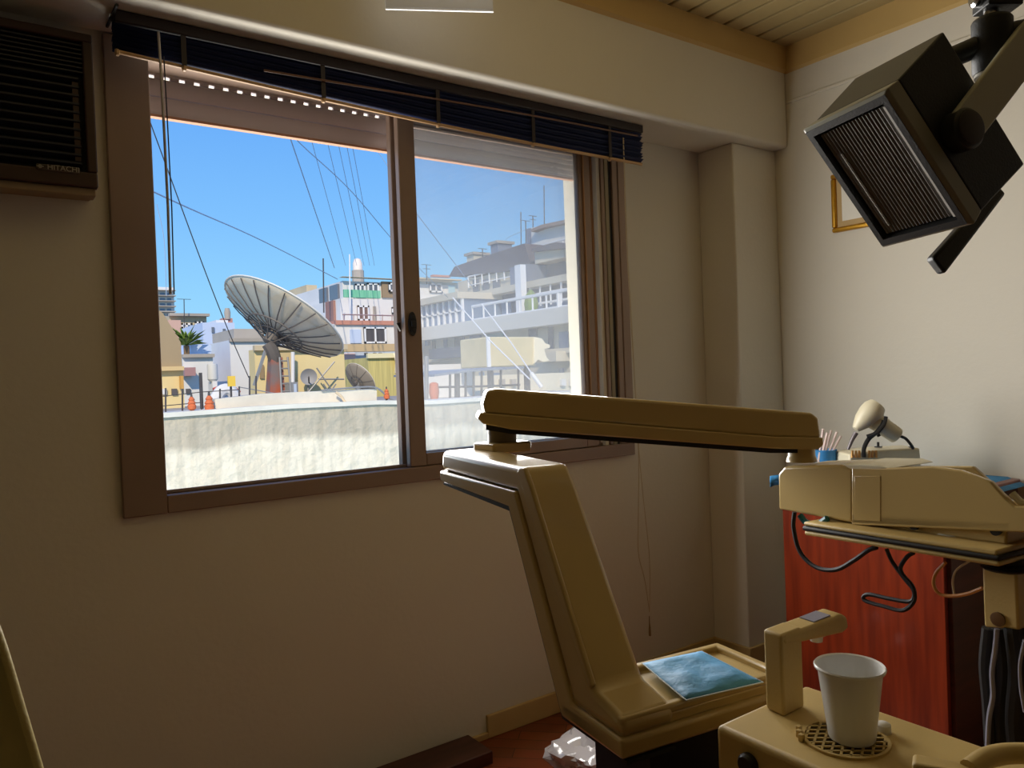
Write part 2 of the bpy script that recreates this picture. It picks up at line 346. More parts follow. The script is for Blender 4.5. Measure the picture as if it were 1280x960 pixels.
one('hanging_wire', MB().tube(hkw, .004, 6), RUBBER, 'short black cable running up from the top left corner of the window frame', 'cable')

# ------------------------------------------------------------------ air conditioner
AY = 2.05
A0, A1 = at(113, 45, Y=AY), at(122, 240, Y=AY)
ax1 = .277; az1, az0 = A0.z, at(122, 236, Y=AY).z; ax0 = ax1-.66
ac = thing('air_conditioner', 'dark brown slatted air conditioner set in the wall left of the window', 'air conditioner', ((ax0+ax1)/2, AY, az0-.02))
obj('body', MB().box((ax0+.012, AY+.014, az0-.012), (ax1-.006, WY-.001, az1-.004)), mat('ac_beige_case', (150, 130, 100), .6), ac, bevel=.004)
g = MB(); g.box((ax0, AY-.010, az1-.02), (ax1, AY+.03, az1)); g.box((ax0, AY-.010, az0), (ax1, AY+.03, az0+.035)); g.box((ax1-.022, AY-.012, az0+.035), (ax1, AY+.03, az1-.02)); g.box((ax0, AY-.010, az0+.035), (ax0+.022, AY+.03, az1-.02))
ACB = mat('ac_dark_brown', (62, 42, 34), .5); ACN = mat('ac_navy_louver', (34, 36, 48), .42)
obj('front_frame', g, ACB, ac, bevel=.004)
obj('back_mesh', MB().box((ax0+.02, AY+.010, az0+.03), (ax1-.02, AY+.016, az1-.018)), mat('ac_black_mesh', (14, 14, 18), .8), ac)
zt = az1-.022; k = 0
up = MB()
while k < 7:
    z = zt-.005-.0105*k; up.prism([(ax0+.022, AY-.004, z), (ax0+.022, AY+.008, z-.004), (ax0+.022, AY+.008, z-.0065), (ax0+.022, AY-.004, z-.003)], (ax1-ax0-.044, 0, 0)); k += 1
obj('vent_grille', up, ACN, ac)
gl = MB(); zz = zt-.085; nrow = 0
while zz > az0+.04:
    gl.prism([(ax0+.022, AY-.008, zz), (ax0+.022, AY+.010, zz-.010), (ax0+.022, AY+.010, zz-.0125), (ax0+.022, AY-.008, zz-.004)], (ax1-ax0-.054, 0, 0)); zz -= .0198; nrow += 1
obj('louver_grille', gl, ACN, ac)
st = MB(); st.box((ax1-.045, AY-.004, az0+.06), (ax1-.033, AY+.012, zt-.095)); obj('louver_post', st, ACB, ac)
b0, b1 = at(45, 204, Y=AY-.012), at(100, 217, Y=AY-.012)
bd = obj('badge', MB().box((b0.x, AY-.014, b1.z), (b1.x, AY-.006, b0.z)), mat('badge_rim', (104, 98, 92), .4), ac, bevel=.002, seg=2)
obj('badge_plate', MB().box((b0.x+.002, AY-.0150, b1.z+.002), (b1.x-.002, AY-.0140, b0.z-.002)), mat('badge_brown', (48, 34, 30), .5), bd)
def text_mesh(name, body, loc, size, parent, m, ext=.0004):
    cu = bpy.data.curves.new(name, 'FONT'); cu.body = body; cu.size = size; cu.extrude = ext; cu.align_x = 'CENTER'; cu.align_y = 'CENTER'
    to = bpy.data.objects.new(name+'_c', cu); COL.objects.link(to); dg = bpy.context.evaluated_depsgraph_get()
    me = bpy.data.meshes.new_from_object(to.evaluated_get(dg)); bpy.data.objects.remove(to)
    me.transform(Matrix.Rotation(PI/2, 4, 'X')); me.transform(Matrix.Translation(Vector(loc)-org_of(parent)))
    me.materials.clear(); me.materials.append(m); me.name = name
    o = bpy.data.objects.new(name, me); COL.objects.link(o); o.parent = parent; return o
bc = Vector(((b0.x+b1.x)/2, AY-.0153, (b0.z+b1.z)/2)); BT = mat('badge_silver', (170, 165, 155), .4)
text_mesh('badge_lettering', 'HITACHI', bc+Vector((.010, 0, 0)), .0165, bd, BT)
lg = MB().lathe(bc+Vector((-.036, 0, 0)), [(.0042, 0), (.0042, .0006)], (0, -1, 0), 14)
lg.box((bc.x-.043, bc.y-.0006, bc.z-.001), (bc.x-.029, bc.y, bc.z+.001)); obj('badge_emblem', lg, BT, bd)
obj('drip_lip', MB().box((ax0+.005, AY+.002, az0-.018), (ax1-.004, AY+.05, az0)), mat('ac_beige_case', (1,1,1)), ac, bevel=.003)

# frosted light panel hanging near the beam, only its lower edge in view
hp = thing('hanging_light_panel', 'frosted white light panel hanging at the top edge of the picture before the beam', 'lamp', (1.03, 1.72, 2.16))
PL, PR = at(481.5, 9, d=1.99), at(616.5, 12.5, d=1.99)
FROST = bpy.data.materials.new('frosted_sheet'); FROST.use_nodes = True; _n = FROST.node_tree
_p = _n.nodes['Principled BSDF']; _p.inputs['Base Color'].default_value = (.72, .72, .72, 1); _p.inputs['Roughness'].default_value = .4
_t = _n.nodes.new('ShaderNodeBsdfTranslucent'); _t.inputs['Color'].default_value = (.8, .8, .8, 1); _m = _n.nodes.new('ShaderNodeMixShader'); _m.inputs[0].default_value = .3
_n.links.new(_p.outputs[0], _m.inputs[1]); _n.links.new(_t.outputs[0], _m.inputs[2]); _n.links.new(_m.outputs[0], _n.nodes['Material Output'].inputs['Surface'])
dx = (PR-PL); nrm = Vector((dx.y, -dx.x, 0)).normalized(); upv = Vector((0, 0, 1))
obj('diffuser', MB().prism([PL, PR, PR+upv*.20, PL+upv*.20], -nrm*.006), FROST, hp, bevel=.002, seg=2)
obj('edge_strip', MB().prism([PL-upv*.004, PR-upv*.004, PR, PL], -nrm*.007), FROST, hp)
md_ = (PL+PR)/2-nrm*.003; obj('stem', MB().tube([md_+upv*.20, Vector((md_.x, md_.y, CZ))], .008, 8), CHROME, hp)

# ------------------------------------------------------------------ dental unit column (upright plane, azimuth 8 deg)
AZ = 8.0; P0 = at(651, 584, d=1.2); a8, b8 = adir(AZ), bdir(AZ)
def cp(x, y): return vpl(x, y, P0, AZ)
un = thing('dental_unit', 'cream plastic dental unit with leaning column, swivel arm, instrument head and tool tray', 'dental unit', cp(780, 955))
CW = .088
body = [(552, 563), (651, 585), (664, 620), (740, 862), (776, 900), (778, 925), (716, 880), (645, 614), (551, 588)]
obj('column_shell', MB().prism([cp(*q) for q in body], b8*CW), CREAM, un, bevel=.011, seg=4)
rear = [(551, 588), (645, 614), (716, 880), (778, 925), (780, 950), (703, 893), (637, 633), (552, 601)]
obj('rear_shell', MB().prism([cp(*q)-b8*.003 for q in rear], b8*(CW+.006)), CREAM, un, bevel=.004)
obj('front_rim', MB().prism([cp(*q)-b8*.001 for q in [(649, 584), (655, 585), (663, 607), (740, 857), (737, 862), (656, 622), (646, 590)]], b8*.009), CREAM, un, bevel=.003)
lin_ = [(552, 603), (637, 635), (702, 895), (780, 953), (781, 958), (700, 899), (634, 639), (552, 606)]
obj('black_liner', MB().prism([cp(*q)+b8*.004 for q in lin_], b8*(CW-.008)), RUBBER, un)
N0 = cp(777, 903); zr = N0.z; zb_ = cp(780, 952).z
def bp(a, b, z): q = N0+a8*a+b8*b; return Vector((q.x, q.y, z))
BW, BD = .30, .152
lo = [bp(-.002, -.003, zb_), bp(-.002, BW, zb_), bp(BD, BW, zb_), bp(BD, -.003, zb_)]; hi = [Vector((p.x, p.y, zr-.022)) for p in lo]
obj('base_flange', MB().frustum(lo, hi), CREAM, un, bevel=.007, seg=3)
t1 = [bp(.004, .003, zr-.024), bp(.004, BW-.006, zr-.024), bp(BD-.006, BW-.006, zr-.024), bp(BD-.006, .003, zr-.024)]
t2 = [Vector((p.x, p.y, zr-.006)) for p in t1]; ins = .012
r1 = [bp(.004+.012, .003+.012, zr-.006), bp(.016, BW-.018, zr-.006), bp(BD-.018, BW-.018, zr-.006), bp(BD-.018, .015, zr-.006)]
bt = MB().frustum(t1, t2); obj('base_tray', bt, CREAM, un, bevel=.005)
ro = [bp(.003, .002, 0), bp(.003, BW-.005, 0), bp(BD-.005, BW-.005, 0), bp(BD-.005, .002, 0)]
ri = [bp(.017, .016, 0), bp(.017, BW-.019, 0), bp(BD-.019, BW-.019, 0), bp(BD-.019, .016, 0)]
rm = MB(); vs = [Vector((p.x, p.y, z)) for z in (zr-.010, zr+.003) for p in ro+ri]
rm.add(vs, [f for k in range(4) for f in ((k, (k+1) % 4, 8+(k+1) % 4, 8+k), (4+k, 12+k, 12+(k+1) % 4, 4+(k+1) % 4), (8+k, 8+(k+1) % 4, 12+(k+1) % 4, 12+k), (k, 4+k, 4+(k+1) % 4, (k+1) % 4))])
obj('base_rim', rm, CREAM, un, bevel=.004)
pd = [bp(.010, .05, 0), bp(.010, BW-.02, 0), bp(BD-.01, BW-.02, 0), bp(BD-.01, .05, 0)]
obj('pedestal', MB().frustum(pd, [Vector((p.x, p.y, zb_+.002)) for p in pd]), DBLUE, un)
# swivel and arm
p1 = cp(598, 575)+b8*.05; tz = cp(600, 574).z
sw = at(629, 548, d=1.42)
tp = cp(620, 578); swc = cp(596, 572)+b8*.044
swc = Vector((swc.x, swc.y, tp.z))
armL = at(615, 520, d=1.44); armR = at(1010, 540, d=1.50)
dAR = armR-armL; AAZ = math.degrees(math.atan2(dAR.x, dAR.y)); bA = bdir(AAZ)
def ap(x, y): return vpl(x, y, armL, AAZ)
ba = bA if bA.dot(F0) > 0 else -bA
AT = .095
piv = ap(630, 540)+ba*AT*.5
obj('swivel_block', MB().box((piv.x-.045, piv.y-.035, tp.z-.004), (piv.x+.045, piv.y+.035, tp.z+.016)), CREAM, un, bevel=.004)
obj('swivel_post', MB().lathe((piv.x, piv.y, tp.z+.012), [(.028, 0), (.028, .045), (.032, .047), (.032, .10)], (0, 0, 1), 24), mat('swivel_grey', (120, 104, 76), .4), un)
upr = [(609, 488), (622, 486), (1016, 516), (1025, 522), (1028, 548), (970, 547), (606, 517), (604, 505)]
lwr = [(601, 515), (603, 516), (970, 546), (1029, 547), (1030, 556), (1023, 562), (968, 561), (640, 537), (604, 530), (597, 523)]
arm = obj('swivel_arm', MB().prism([ap(*q)+ba*.004 for q in upr], ba*(AT-.008)), CREAM, un, bevel=.006, seg=3)
obj('lower_shell', MB().prism([ap(*q) for q in lwr], ba*AT), CREAM, arm, bevel=.005)
obj('arm_liner', MB().prism([ap(*q)+ba*.012 for q in [(608, 529), (640, 536), (968, 560), (1020, 561), (1018, 567), (966, 567), (640, 543), (608, 538)]], ba*(AT-.024)), RUBBER, arm)

# ------------------------------------------------------------------ instrument head and tray (azimuth 6 deg)
HZ = 6.0; T0 = at(1003, 655, d=1.44); a6, b6 = adir(HZ), bdir(HZ)
def hp_(x, y): return vpl(x, y, T0, HZ)
HP0 = T0+b6*.035
def hb(x, y): return vpl(x, y, HP0, HZ)
HW = .13
blk = [(974, 590), (980, 583), (1050, 581), (1066, 585), (1066, 654), (1060, 653), (973, 637), (972, 592)]
head = obj('instrument_head', MB().prism([hb(*q) for q in blk], b6*HW), CREAM, un, bevel=.007, seg=3)
sd = [(1064, 584), (1110, 585), (1165, 583), (1200, 588), (1238, 602), (1256, 622), (1268, 633), (1330, 634), (1330, 668), (1262, 665), (1064, 656)]
obj('side_panel', MB().prism([hb(*q) for q in sd], b6*.012), CREAM, head, bevel=.003)
obj('floor_panel', MB().prism([hb(*q) for q in [(1064, 640), (1330, 655), (1330, 667), (1064, 655)]], b6*HW), CREAM, head, bevel=.003)
FP0 = HP0+b6*(HW-.012)
obj('far_panel', MB().prism([vpl(x_, y_, FP0, HZ) for x_, y_ in [(1064, 582), (1215, 583), (1262, 626), (1330, 632), (1330, 650), (1064, 630)]], b6*.012), CREAM, head, bevel=.003)
obj('top_cover', MB().prism([hb(*q) for q in [(1050, 580), (1098, 581), (1112, 586), (1066, 588)]], b6*HW), IVORY, head, bevel=.003)
obj('inset_panel', MB().prism([hb(*q)-b6*.0008 for q in [(1068, 595), (1101, 595), (1101, 652), (1068, 650)]], b6*.0045), CREAM, head, bevel=.001)
rl_ = [hb(*q) for q in [(1256, 622), (1268, 634), (1330, 636)]]
obj('rest_rail', MB().tube([p+b6*.02+Vector((0, 0, .004)) for p in rl_], .006, 8), IVORY, head)
nk = at(1002, 572, d=(hb(1000, 573)-CAM).dot(F0)+.05); nz_ = hb(1000, 573).z
obj('neck', MB().lathe((nk.x, nk.y, nz_-.012), [(.030, 0), (.028, .008), (.026, .012), (.026, ap(1000, 562).z-nz_+.014)], (0, 0, 1), 24), CREAM, head)
crk = smooth_pts([hb(1093, 571), hb(1112, 585), hb(1113, 600)], 3)
tray = un
TW = .26
def slab(pts, name, m, inset=0.0, bev=.004):
    return obj(name, MB().prism([hp_(*q)+b6*inset for q in pts], b6*(TW-2*inset)), m, tray, bevel=bev)
tray = slab([(1004, 652), (1246, 688), (1246, 696), (1004, 657)], 'tool_tray', CREAM2)
slab([(1003, 657), (1250, 695), (1250, 702), (1003, 663)], 'rubber_band', RUBBER, -.002)
slab([(1005, 663), (1249, 702), (1249, 709), (1005, 669)], 'lower_shell', CREAM2)
slab([(1020, 645), (1235, 662), (1235, 688), (1020, 654)], 'hanger_bracket', CREAM2, .05)
for q in ((1122, 661), (1224, 668)):
    p = hp_(*q)+b6*.048; obj('hanger_screw', MB().lathe(p, [(.008, 0), (.008, .006)], -b6, 14), BLACKP, tray)
obj('knob_housing', MB().lathe(hp_(1160, 692)+b6*.10-Vector((0, 0, .006)), [(.03, 0), (.052, .012), (.052, .03)], (0, 0, 1), 24), IVORY, tray)
# lever bracket and hoses
def lp(x, y): return vpl(x, y, T0+b6*.05, HZ)
lv = obj('lever_bracket', MB().prism([lp(*q) for q in [(1227, 706), (1270, 704), (1274, 788), (1230, 784)]], b6*.03), CREAM2, un, bevel=.004)
obj('screw', MB().lathe(lp(1248, 774), [(.011, 0), (.011, .003), (.006, .004)], -b6, 16), mat('screw_brown', (120, 90, 60), .4, metal=.5), lv)
obj('coil', MB().lathe(lp(1250, 704)+b6*.015-Vector((0, 0, .012)), [(.03, 0), (.034, .003), (.03, .006), (.034, .009), (.03, .012), (.034, .015), (.03, .02)], (0, 0, 1), 24), RUBBER, lv)
def px_tube(name, pts, off, r, m, label, cat, group=None, k=6, n=8):
    P = [vpl(x, y, T0+b6*off, HZ) for x, y in pts]
    return tag(obj(name, MB().tube(smooth_pts(P, k), r, n), m, un), label)
px_tube('hose', [(993, 640), (992, 660), (1000, 690), (1020, 709), (1045, 712), (1068, 700), (1085, 688), (1096, 684)], .02, .0042, RUBBER, 'black hose hanging in a wide loop from the left end of the instrument head', 'hose')
px_tube('hose', [(1108, 686), (1114, 700), (1122, 712), (1132, 725), (1142, 738), (1142, 752), (1128, 763), (1105, 758), (1084, 752), (1079, 747), (1086, 743), (1110, 748), (1136, 752), (1143, 745), (1140, 732), (1128, 718), (1126, 708), (1134, 696), (1142, 691)], .04, .0036, RUBBER, 'thin black cable hanging in a figure-of-eight loop under the tool tray', 'hose')
px_tube('hose', [(1182, 703), (1170, 716), (1167, 730), (1174, 742), (1190, 745), (1210, 742), (1228, 735)], .06, .003, ORANGEC, 'amber plastic tube looping in front of the dark cabinet side', 'hose')
px_tube('hose', [(1214, 700), (1196, 712), (1191, 726), (1193, 744)], .075, .0018, CORDM, 'fine pale tube beside the amber loop under the tool tray', 'hose')
px_tube('hose', [(1000, 644), (1008, 653), (1022, 655), (1034, 648)], .03, .006, TEAL, 'teal hose curled under the left end of the instrument head', 'hose')
for i, (pts, r, off) in enumerate([([(1236, 785), (1232, 830), (1236, 880), (1240, 950)], .010, .06), ([(1250, 785), (1254, 840), (1250, 890), (1254, 960)], .013, .07), ([(1266, 784), (1272, 840), (1268, 900), (1274, 960)], .013, .06), ([(1280, 700), (1286, 800), (1282, 900), (1288, 980)], .016, .09), ([(1262, 790), (1264, 850), (1261, 910), (1264, 975)], .012, .10)]):
    px_tube('hose', pts, off, r, RUBBER, 'thick black hose in the bundle dropping below the lever bracket', 'hose', 'black hose bundle', n=10)
px_tube('hose', [(1246, 786), (1244, 810), (1240, 840), (1241, 870), (1236, 900), (1234, 945)], .042, .004, mat('pale_hose', (150, 150, 165), .3), 'thin pale grey hose running down the front of the black hose bundle', 'hose')
px_tube('hose', [(1281, 800), (1275, 830), (1276, 860), (1281, 890)], .042, .0028, mat('pale_hose', (1, 1, 1)), 'thin pale hose curving at the right edge beside the black hose bundle', 'hose')

# ------------------------------------------------------------------ spittoon unit
ZS = .75
sp = thing('spittoon_unit', 'cream plastic spittoon cabinet in the lower right corner with water spout and round drain grid', 'dental unit', (.85, .45, 0))
bx = MB().box((.754, .05, .0), (.947, .645, ZS)); obj('cabinet_body', bx, CREAM2, sp, bevel=.008, seg=4)
kn = at(937, 954, X=.754); obj('knob', MB().lathe(kn, [(.013, 0), (.013, .006), (.010, .010)], (-1, 0, 0), 20), BLACKP, sp)
cupc = at(1065, 926, Z=ZS); cupc.z = ZS
dr = Vector((cupc.x-.004, cupc.y+.006, ZS))
obj('drain_well', MB().lathe(dr+Vector((0, 0, -.001)), [(.047, 0), (.047, .0016)], (0, 0, 1), 40), mat('drain_dark', (60, 46, 30), .6), sp)
gd = MB(); gd.lathe(dr, [(.0455, .0), (.0455, .003), (.0495, .003), (.0495, 0), (.0455, 0)], (0, 0, 1), 40, cap=False)
for ang in (25, -40):
    d = Vector((math.cos(math.radians(ang)), math.sin(math.radians(ang)), 0)); n_ = Vector((-d.y, d.x, 0))
    for k in range(-4, 5):
        o_ = k*.0105; h_ = math.sqrt(max(.046**2-o_*o_, 0)); gd.obox(dr+n_*o_+Vector((0, 0, .0022)), d, n_, upv, h_, .0013, .0010)
obj('drain_grid', gd, CREAM2, sp)
gt = obj('grid_tab', MB().lathe(dr+Vector((.052, -.018, 0)), [(.009, 0), (.009, .010), (.006, .012)], (0, 0, 1), 16), WHITE, sp)
for ang in (100, 112, 124):
    q = dr+Vector((math.cos(math.radians(ang+20))*.052, math.sin(math.radians(ang+20))*.052, 0)); obj('grid_tooth', MB().box(q+Vector((-.003, -.003, 0)), q+Vector((.003, .003, .009))), CREAM2, sp, bevel=.001)
# water spout
sa = at(957, 886, Z=ZS); sb_ = at(980, 897, Z=ZS); sc_ = at(1006, 884, Z=ZS)
ex = (sc_-sb_); ex.z = 0; ey = (sa-sb_); ey.z = 0
post_b = [sb_, sb_+ex, sb_+ex+ey, sb_+ey]
def spz(x, y): return vpl(x, y, sb_, math.degrees(math.atan2(ex.x, ex.y)))
zt_ = spz(980, 793).z
spo = obj('spout_post', MB().frustum(post_b, [Vector((p.x, p.y, zt_)) for p in post_b]), CREAM2, sp, bevel=.004)
prof = [(976, 828), (974, 800), (986, 790), (1044, 772), (1059, 776), (1058, 790), (1050, 797), (1020, 805), (994, 810)]
en = ey.normalized(); mw = ey.length*.9
obj('spout_head', MB().prism([spz(*q)-en*.002 for q in [(978, 800), (984, 793), (1010, 783), (1052, 767), (1058, 771), (1060, 785), (1053, 791), (1000, 803), (981, 806)]], en*(ey.length+.004)), CREAM2, spo, bevel=.006, seg=3)
topm = spz(1015, 784)+en*(ey.length*.5); dirm = (spz(1050, 767)-spz(1010, 783)).normalized()
upm = dirm.cross(en); upm = upm if upm.z > 0 else -upm
obj('spout_label', MB().obox((spz(1010, 783)+spz(1050, 767))/2+en*ey.length*.5+upm*.0006, dirm, en, upm, .020, .012, .0008), mat('label_lilac', (150, 150, 170), .4), spo)
nzp = spz(1032, 797)+en*ey.length*.5
obj('nozzle', MB().lathe(nzp+Vector((0, 0, -.010)), [(.005, 0), (.008, .001), (.009, .008), (.014, .011), (.016, .018)], (0, 0, 1), 18), WHITE, spo)
# cup
cup = thing('plastic_cup', 'white ribbed plastic cup standing on the drain grid', 'cup', cupc+Vector((0, 0, .0033)))
ch = .0865; cz = cupc.z+.0033; c0 = Vector((cupc.x, cupc.y, cz))
pr = [(.002, .0), (.0245, .0), (.0262, .002)]+[(.0262+(.0365-.0262)*t/8, .002+(ch-.004)*t/8) for t in range(1, 9)]+[(.0395, ch-.003), (.0402, ch-.0005), (.0390, ch+.0012), (.0366, ch)]
pr += [(.0358-(.0358-.0254)*t/8, ch-.002-(ch-.006)*t/8) for t in range(0, 9)]+[(.002, .0035)]
CUPM = mat('cup_plastic', (240, 240, 238), .3); CUPM.node_tree.nodes['Principled BSDF'].inputs['Subsurface Weight'].default_value = .0
obj('cup_body', MB().lathe(c0, pr, (0, 0, 1), 40), CUPM, cup)
# suction handle lying over the unit
sh_ = [at(1138, 950, Z=.79), at(1180, 957, Z=.795), at(1218, 965, Z=.79)]
dh = (sh_[2]-sh_[0]).normalized(); nh = Vector((-dh.y, dh.x, 0))
hd = obj('suction_holder', MB().obox(sh_[1]-Vector((0, 0, .008)), dh, nh, upv, (sh_[2]-sh_[0]).length/2, .012, .010), CREAM2, sp, bevel=.004)
cc = smooth_pts([at(1212, 962, Z=.795), at(1232, 948, Z=.80), at(1260, 942, Z=.80), at(1300, 942, Z=.80)], 6)
obj('curved_bar', MB().tube(cc, .010, 12), CREAM2, hd)
obj('foot', MB().tube([sh_[1]-Vector((0, 0, .012)), Vector((sh_[1].x, sh_[1].y, ZS))], .008, 10), CREAM2, hd)

# pouch on the column base
pk = [at(x_, y_, Z=zr+.008) for x_, y_ in ((804, 829), (877, 814), (952, 852), (858, 874))]
pa = thing('sterile_pouch', 'blue wrapped instrument pouch lying on the base tray of the column', 'pouch', pk[0])
NN = 14; vs = []
for j in range(NN+1):
    for i in range(NN+1):
        u_, v_ = i/NN, j/NN; p = pk[0]*(1-u_)*(1-v_)+pk[1]*u_*(1-v_)+pk[2]*u_*v_+pk[3]*(1-u_)*v_
        e_ = min(u_, 1-u_, v_, 1-v_); h = .006*min(1, e_*6)+.004*noise.noise(Vector((u_*4, v_*4, 2)))*min(1, e_*8)
        vs.append(Vector((p.x, p.y, zr+.0075+max(h, 0))))
obj('pouch_film', MB().add(vs, [(j*(NN+1)+i, j*(NN+1)+i+1, (j+1)*(NN+1)+i+1, (j+1)*(NN+1)+i) for j in range(NN) for i in range(NN)]), BLUEW, pa, solid=.0015, ang=180)
bz_ = zr+.0068; pe = MB()
for i in range(4):
    A, B = pk[i], pk[(i+1) % 4]; cen = sum(pk, Vector())/4
    A1, B1 = A+(A-cen)*.03, B+(B-cen)*.03; A2, B2 = A-(A-cen)*.07, B-(B-cen)*.07
    q = [Vector((p.x, p.y, bz_)) for p in (A1, B1, B2, A2)]; pe.prism(q, (0, 0, .0012))
obj('pouch_seal', pe, CLEARP, pa)

# ------------------------------------------------------------------ operating lamp
LC = Vector((1.057, .569, 1.458))
LR = Matrix(((-.246, -.608, -.755), (-.968, .187, .165), (.040, .772, -.635)))
lx, ly, lz = (Vector((LR[0][i], LR[1][i], LR[2][i])).normalized() for i in range(3)); lz = -lz     # lz points to the back of the housing
HX, HY, HD = .076, .11, .142
def lq(x, y, z): return LC+lx*x+ly*y+lz*z
lm = thing('operating_lamp', 'large black dental lamp with ribbed lens and grey yoke hanging at the upper right', 'lamp', LC)
bd_ = .030
obj('housing', MB().frustum([lq(sx*HX*.97, sy*HY*.97, bd_) for sx, sy in ((-1, -1), (1, -1), (1, 1), (-1, 1))], [lq(sx*HX, sy*HY, HD) for sx, sy in ((-1, -1), (1, -1), (1, 1), (-1, 1))]), LAMPB, lm, bevel=.003)
bz4 = MB(); o4 = [(-1, -1), (1, -1), (1, 1), (-1, 1)]
vs = [lq(a*HX*.97, b*HY*.97, bd_) for a, b in o4]+[lq(a*HX, b*HY, .004) for a, b in o4]+[lq(a*(HX-.005), b*(HY-.005), -.0002) for a, b in o4]+[lq(a*(HX-.014), b*(HY-.015), 0) for a, b in o4]+[lq(a*(HX-.016), b*(HY-.017), .010) for a, b in o4]
bz4.add(vs[:12], [(4*r+k, 4*r+(k+1) % 4, 4*r+4+(k+1) % 4, 4*r+4+k) for r in range(2) for k in range(4)]+[(0, 3, 2, 1)])
obj('bezel', bz4, LAMPG, lm, bevel=.0015, seg=2)
vs = [p-lz*.001 for p in [lq(a*(HX-.0052), b*(HY-.0052), 0) for a, b in o4]]+[p-lz*.001 for p in vs[12:16]]+vs[16:20]
obj('front_rim', MB().add(vs, [(4*r+k, 4*r+(k+1) % 4, 4*r+4+(k+1) % 4, 4*r+4+k) for r in range(2) for k in range(4)]), LAMPB, lm)
ln = MB(); NRB = 20; iw, ih = HX-.018, HY-.020
pts = []
for k in range(NRB*4+1):
    t = k/(NRB*4); pts.append((-iw+2*iw*t, .0070-.0022*abs(math.sin(PI*NRB*t))))
vs = [lq(x_, -ih, z_) for x_, z_ in pts]+[lq(x_, ih, z_) for x_, z_ in pts]; n_ = len(pts)
ln.add(vs, [(k, k+1, n_+k+1, n_+k) for k in range(n_-1)])
obj('lens', ln, LENS, lm)
obj('lens_trim', MB().obox(lq(iw+.0012, 0, .0035), lx, ly, lz, .0016, ih, .003), mat('lens_strip', (236, 236, 232), .3), lm)  # white colour gives the trim the window light it catches
obj('lens_trim', MB().obox(lq(-iw+.016, -.012, .0035), lx, ly, lz, .0006, ih*.72, .0015), mat('lens_strip', (1, 1, 1)), lm)
pf = Vector((-1, 0, 0))
# side toward the camera is +x local
def side(x, y, off=0.0):
    o = lq(HX+off, 0, 0); r = ray(x, y); return CAM+r*((o-CAM).dot(lx)/r.dot(lx))
dc = side(1196, 166)
obj('pivot_disc', MB().lathe(dc-lx*.002, [(.0275, 0), (.0275, .020), (.024, .023), (.018, .024)], lx, 30), LAMPB, lm, bevel=.001)
obj('pivot_cap', MB().lathe(dc+lx*.021, [(.0225, 0), (.0225, .002), (.019, .003)], lx, 30), mat('brown_cap', (52, 42, 36), .6), lm)
ys = [side(*q, .006) for q in [(1187, 143), (1213, 178), (1222, 172), (1318, 46), (1330, 22), (1318, 0), (1290, 8)]]
yk = obj('yoke', MB().prism(ys, lx*.010), mat('yoke_grey', (176, 175, 156), .5), lm, bevel=.003)
jc = at(1240, 55, d=(dc-CAM).dot(F0)+.06)
obj('swivel_joint', MB().lathe(jc-Vector((0, 0, .042)), [(.024, 0), (.026, .004), (.026, .074), (.023, .078)], (.03, 0, 1), 26), LAMPB, yk, bevel=.001)
obj('joint_ring', MB().lathe(jc-Vector((0, 0, .046)), [(.0235, 0), (.0235, .006)], (.03, 0, 1), 26), mat('joint_ring_grey', (150, 146, 136), .4, metal=.4), yk)
obj('joint_neck', MB().tube([jc+Vector((0, 0, .032)), jc+Vector((0, 0, .055))], .010, 14), CHROME, yk)
jd = (jc-F0*.0)
obj('cross_bar', MB().tube([jc+Vector((0, 0, .012)), side(1290, 34, .012), side(1316, 22, .010)], .013, 12), LAMPB, yk)
obj('rear_bar', MB().tube([at(1190, 72, d=(jc-CAM).dot(F0)+.02), at(1222, 58, d=(jc-CAM).dot(F0)+.005)], .015, 12), LAMPB, yk)
obj('upper_plate', MB().obox(jc+Vector((.006, -.006, .052)), CR, F0, CU, .024, .02, .006), LAMPB, yk, bevel=.002)
cj = jc+Vector((0, 0, .066))
obj('chrome_joint', MB().lathe(cj-CR*.026, [(.010, 0), (.014, .003), (.014, .05), (.010, .055)], CR, 20), CHROME, yk)
obj('ceiling_tube', MB().tube([cj, cj+Vector((.05, -.03, .03)), cj+Vector((.30, -.18, .22)), Vector((cj.x+.30, cj.y-.18, CZ))], .013, 14), CHROME, yk)
# handle below
hA, hB = at(1253, 236, d=(LC-CAM).dot(F0)+.14), at(1174, 334, d=(LC-CAM).dot(F0)+.07)
dh = (hB-hA).normalized(); nh = dh.cross(F0).normalized()
hn = MB().prism([hA+nh*.010, hA-nh*.010, hB-nh*.017-dh*.004, hB+nh*.014+dh*.0], F0*.022)
obj('handle', hn, LAMPB, lm, bevel=.005)

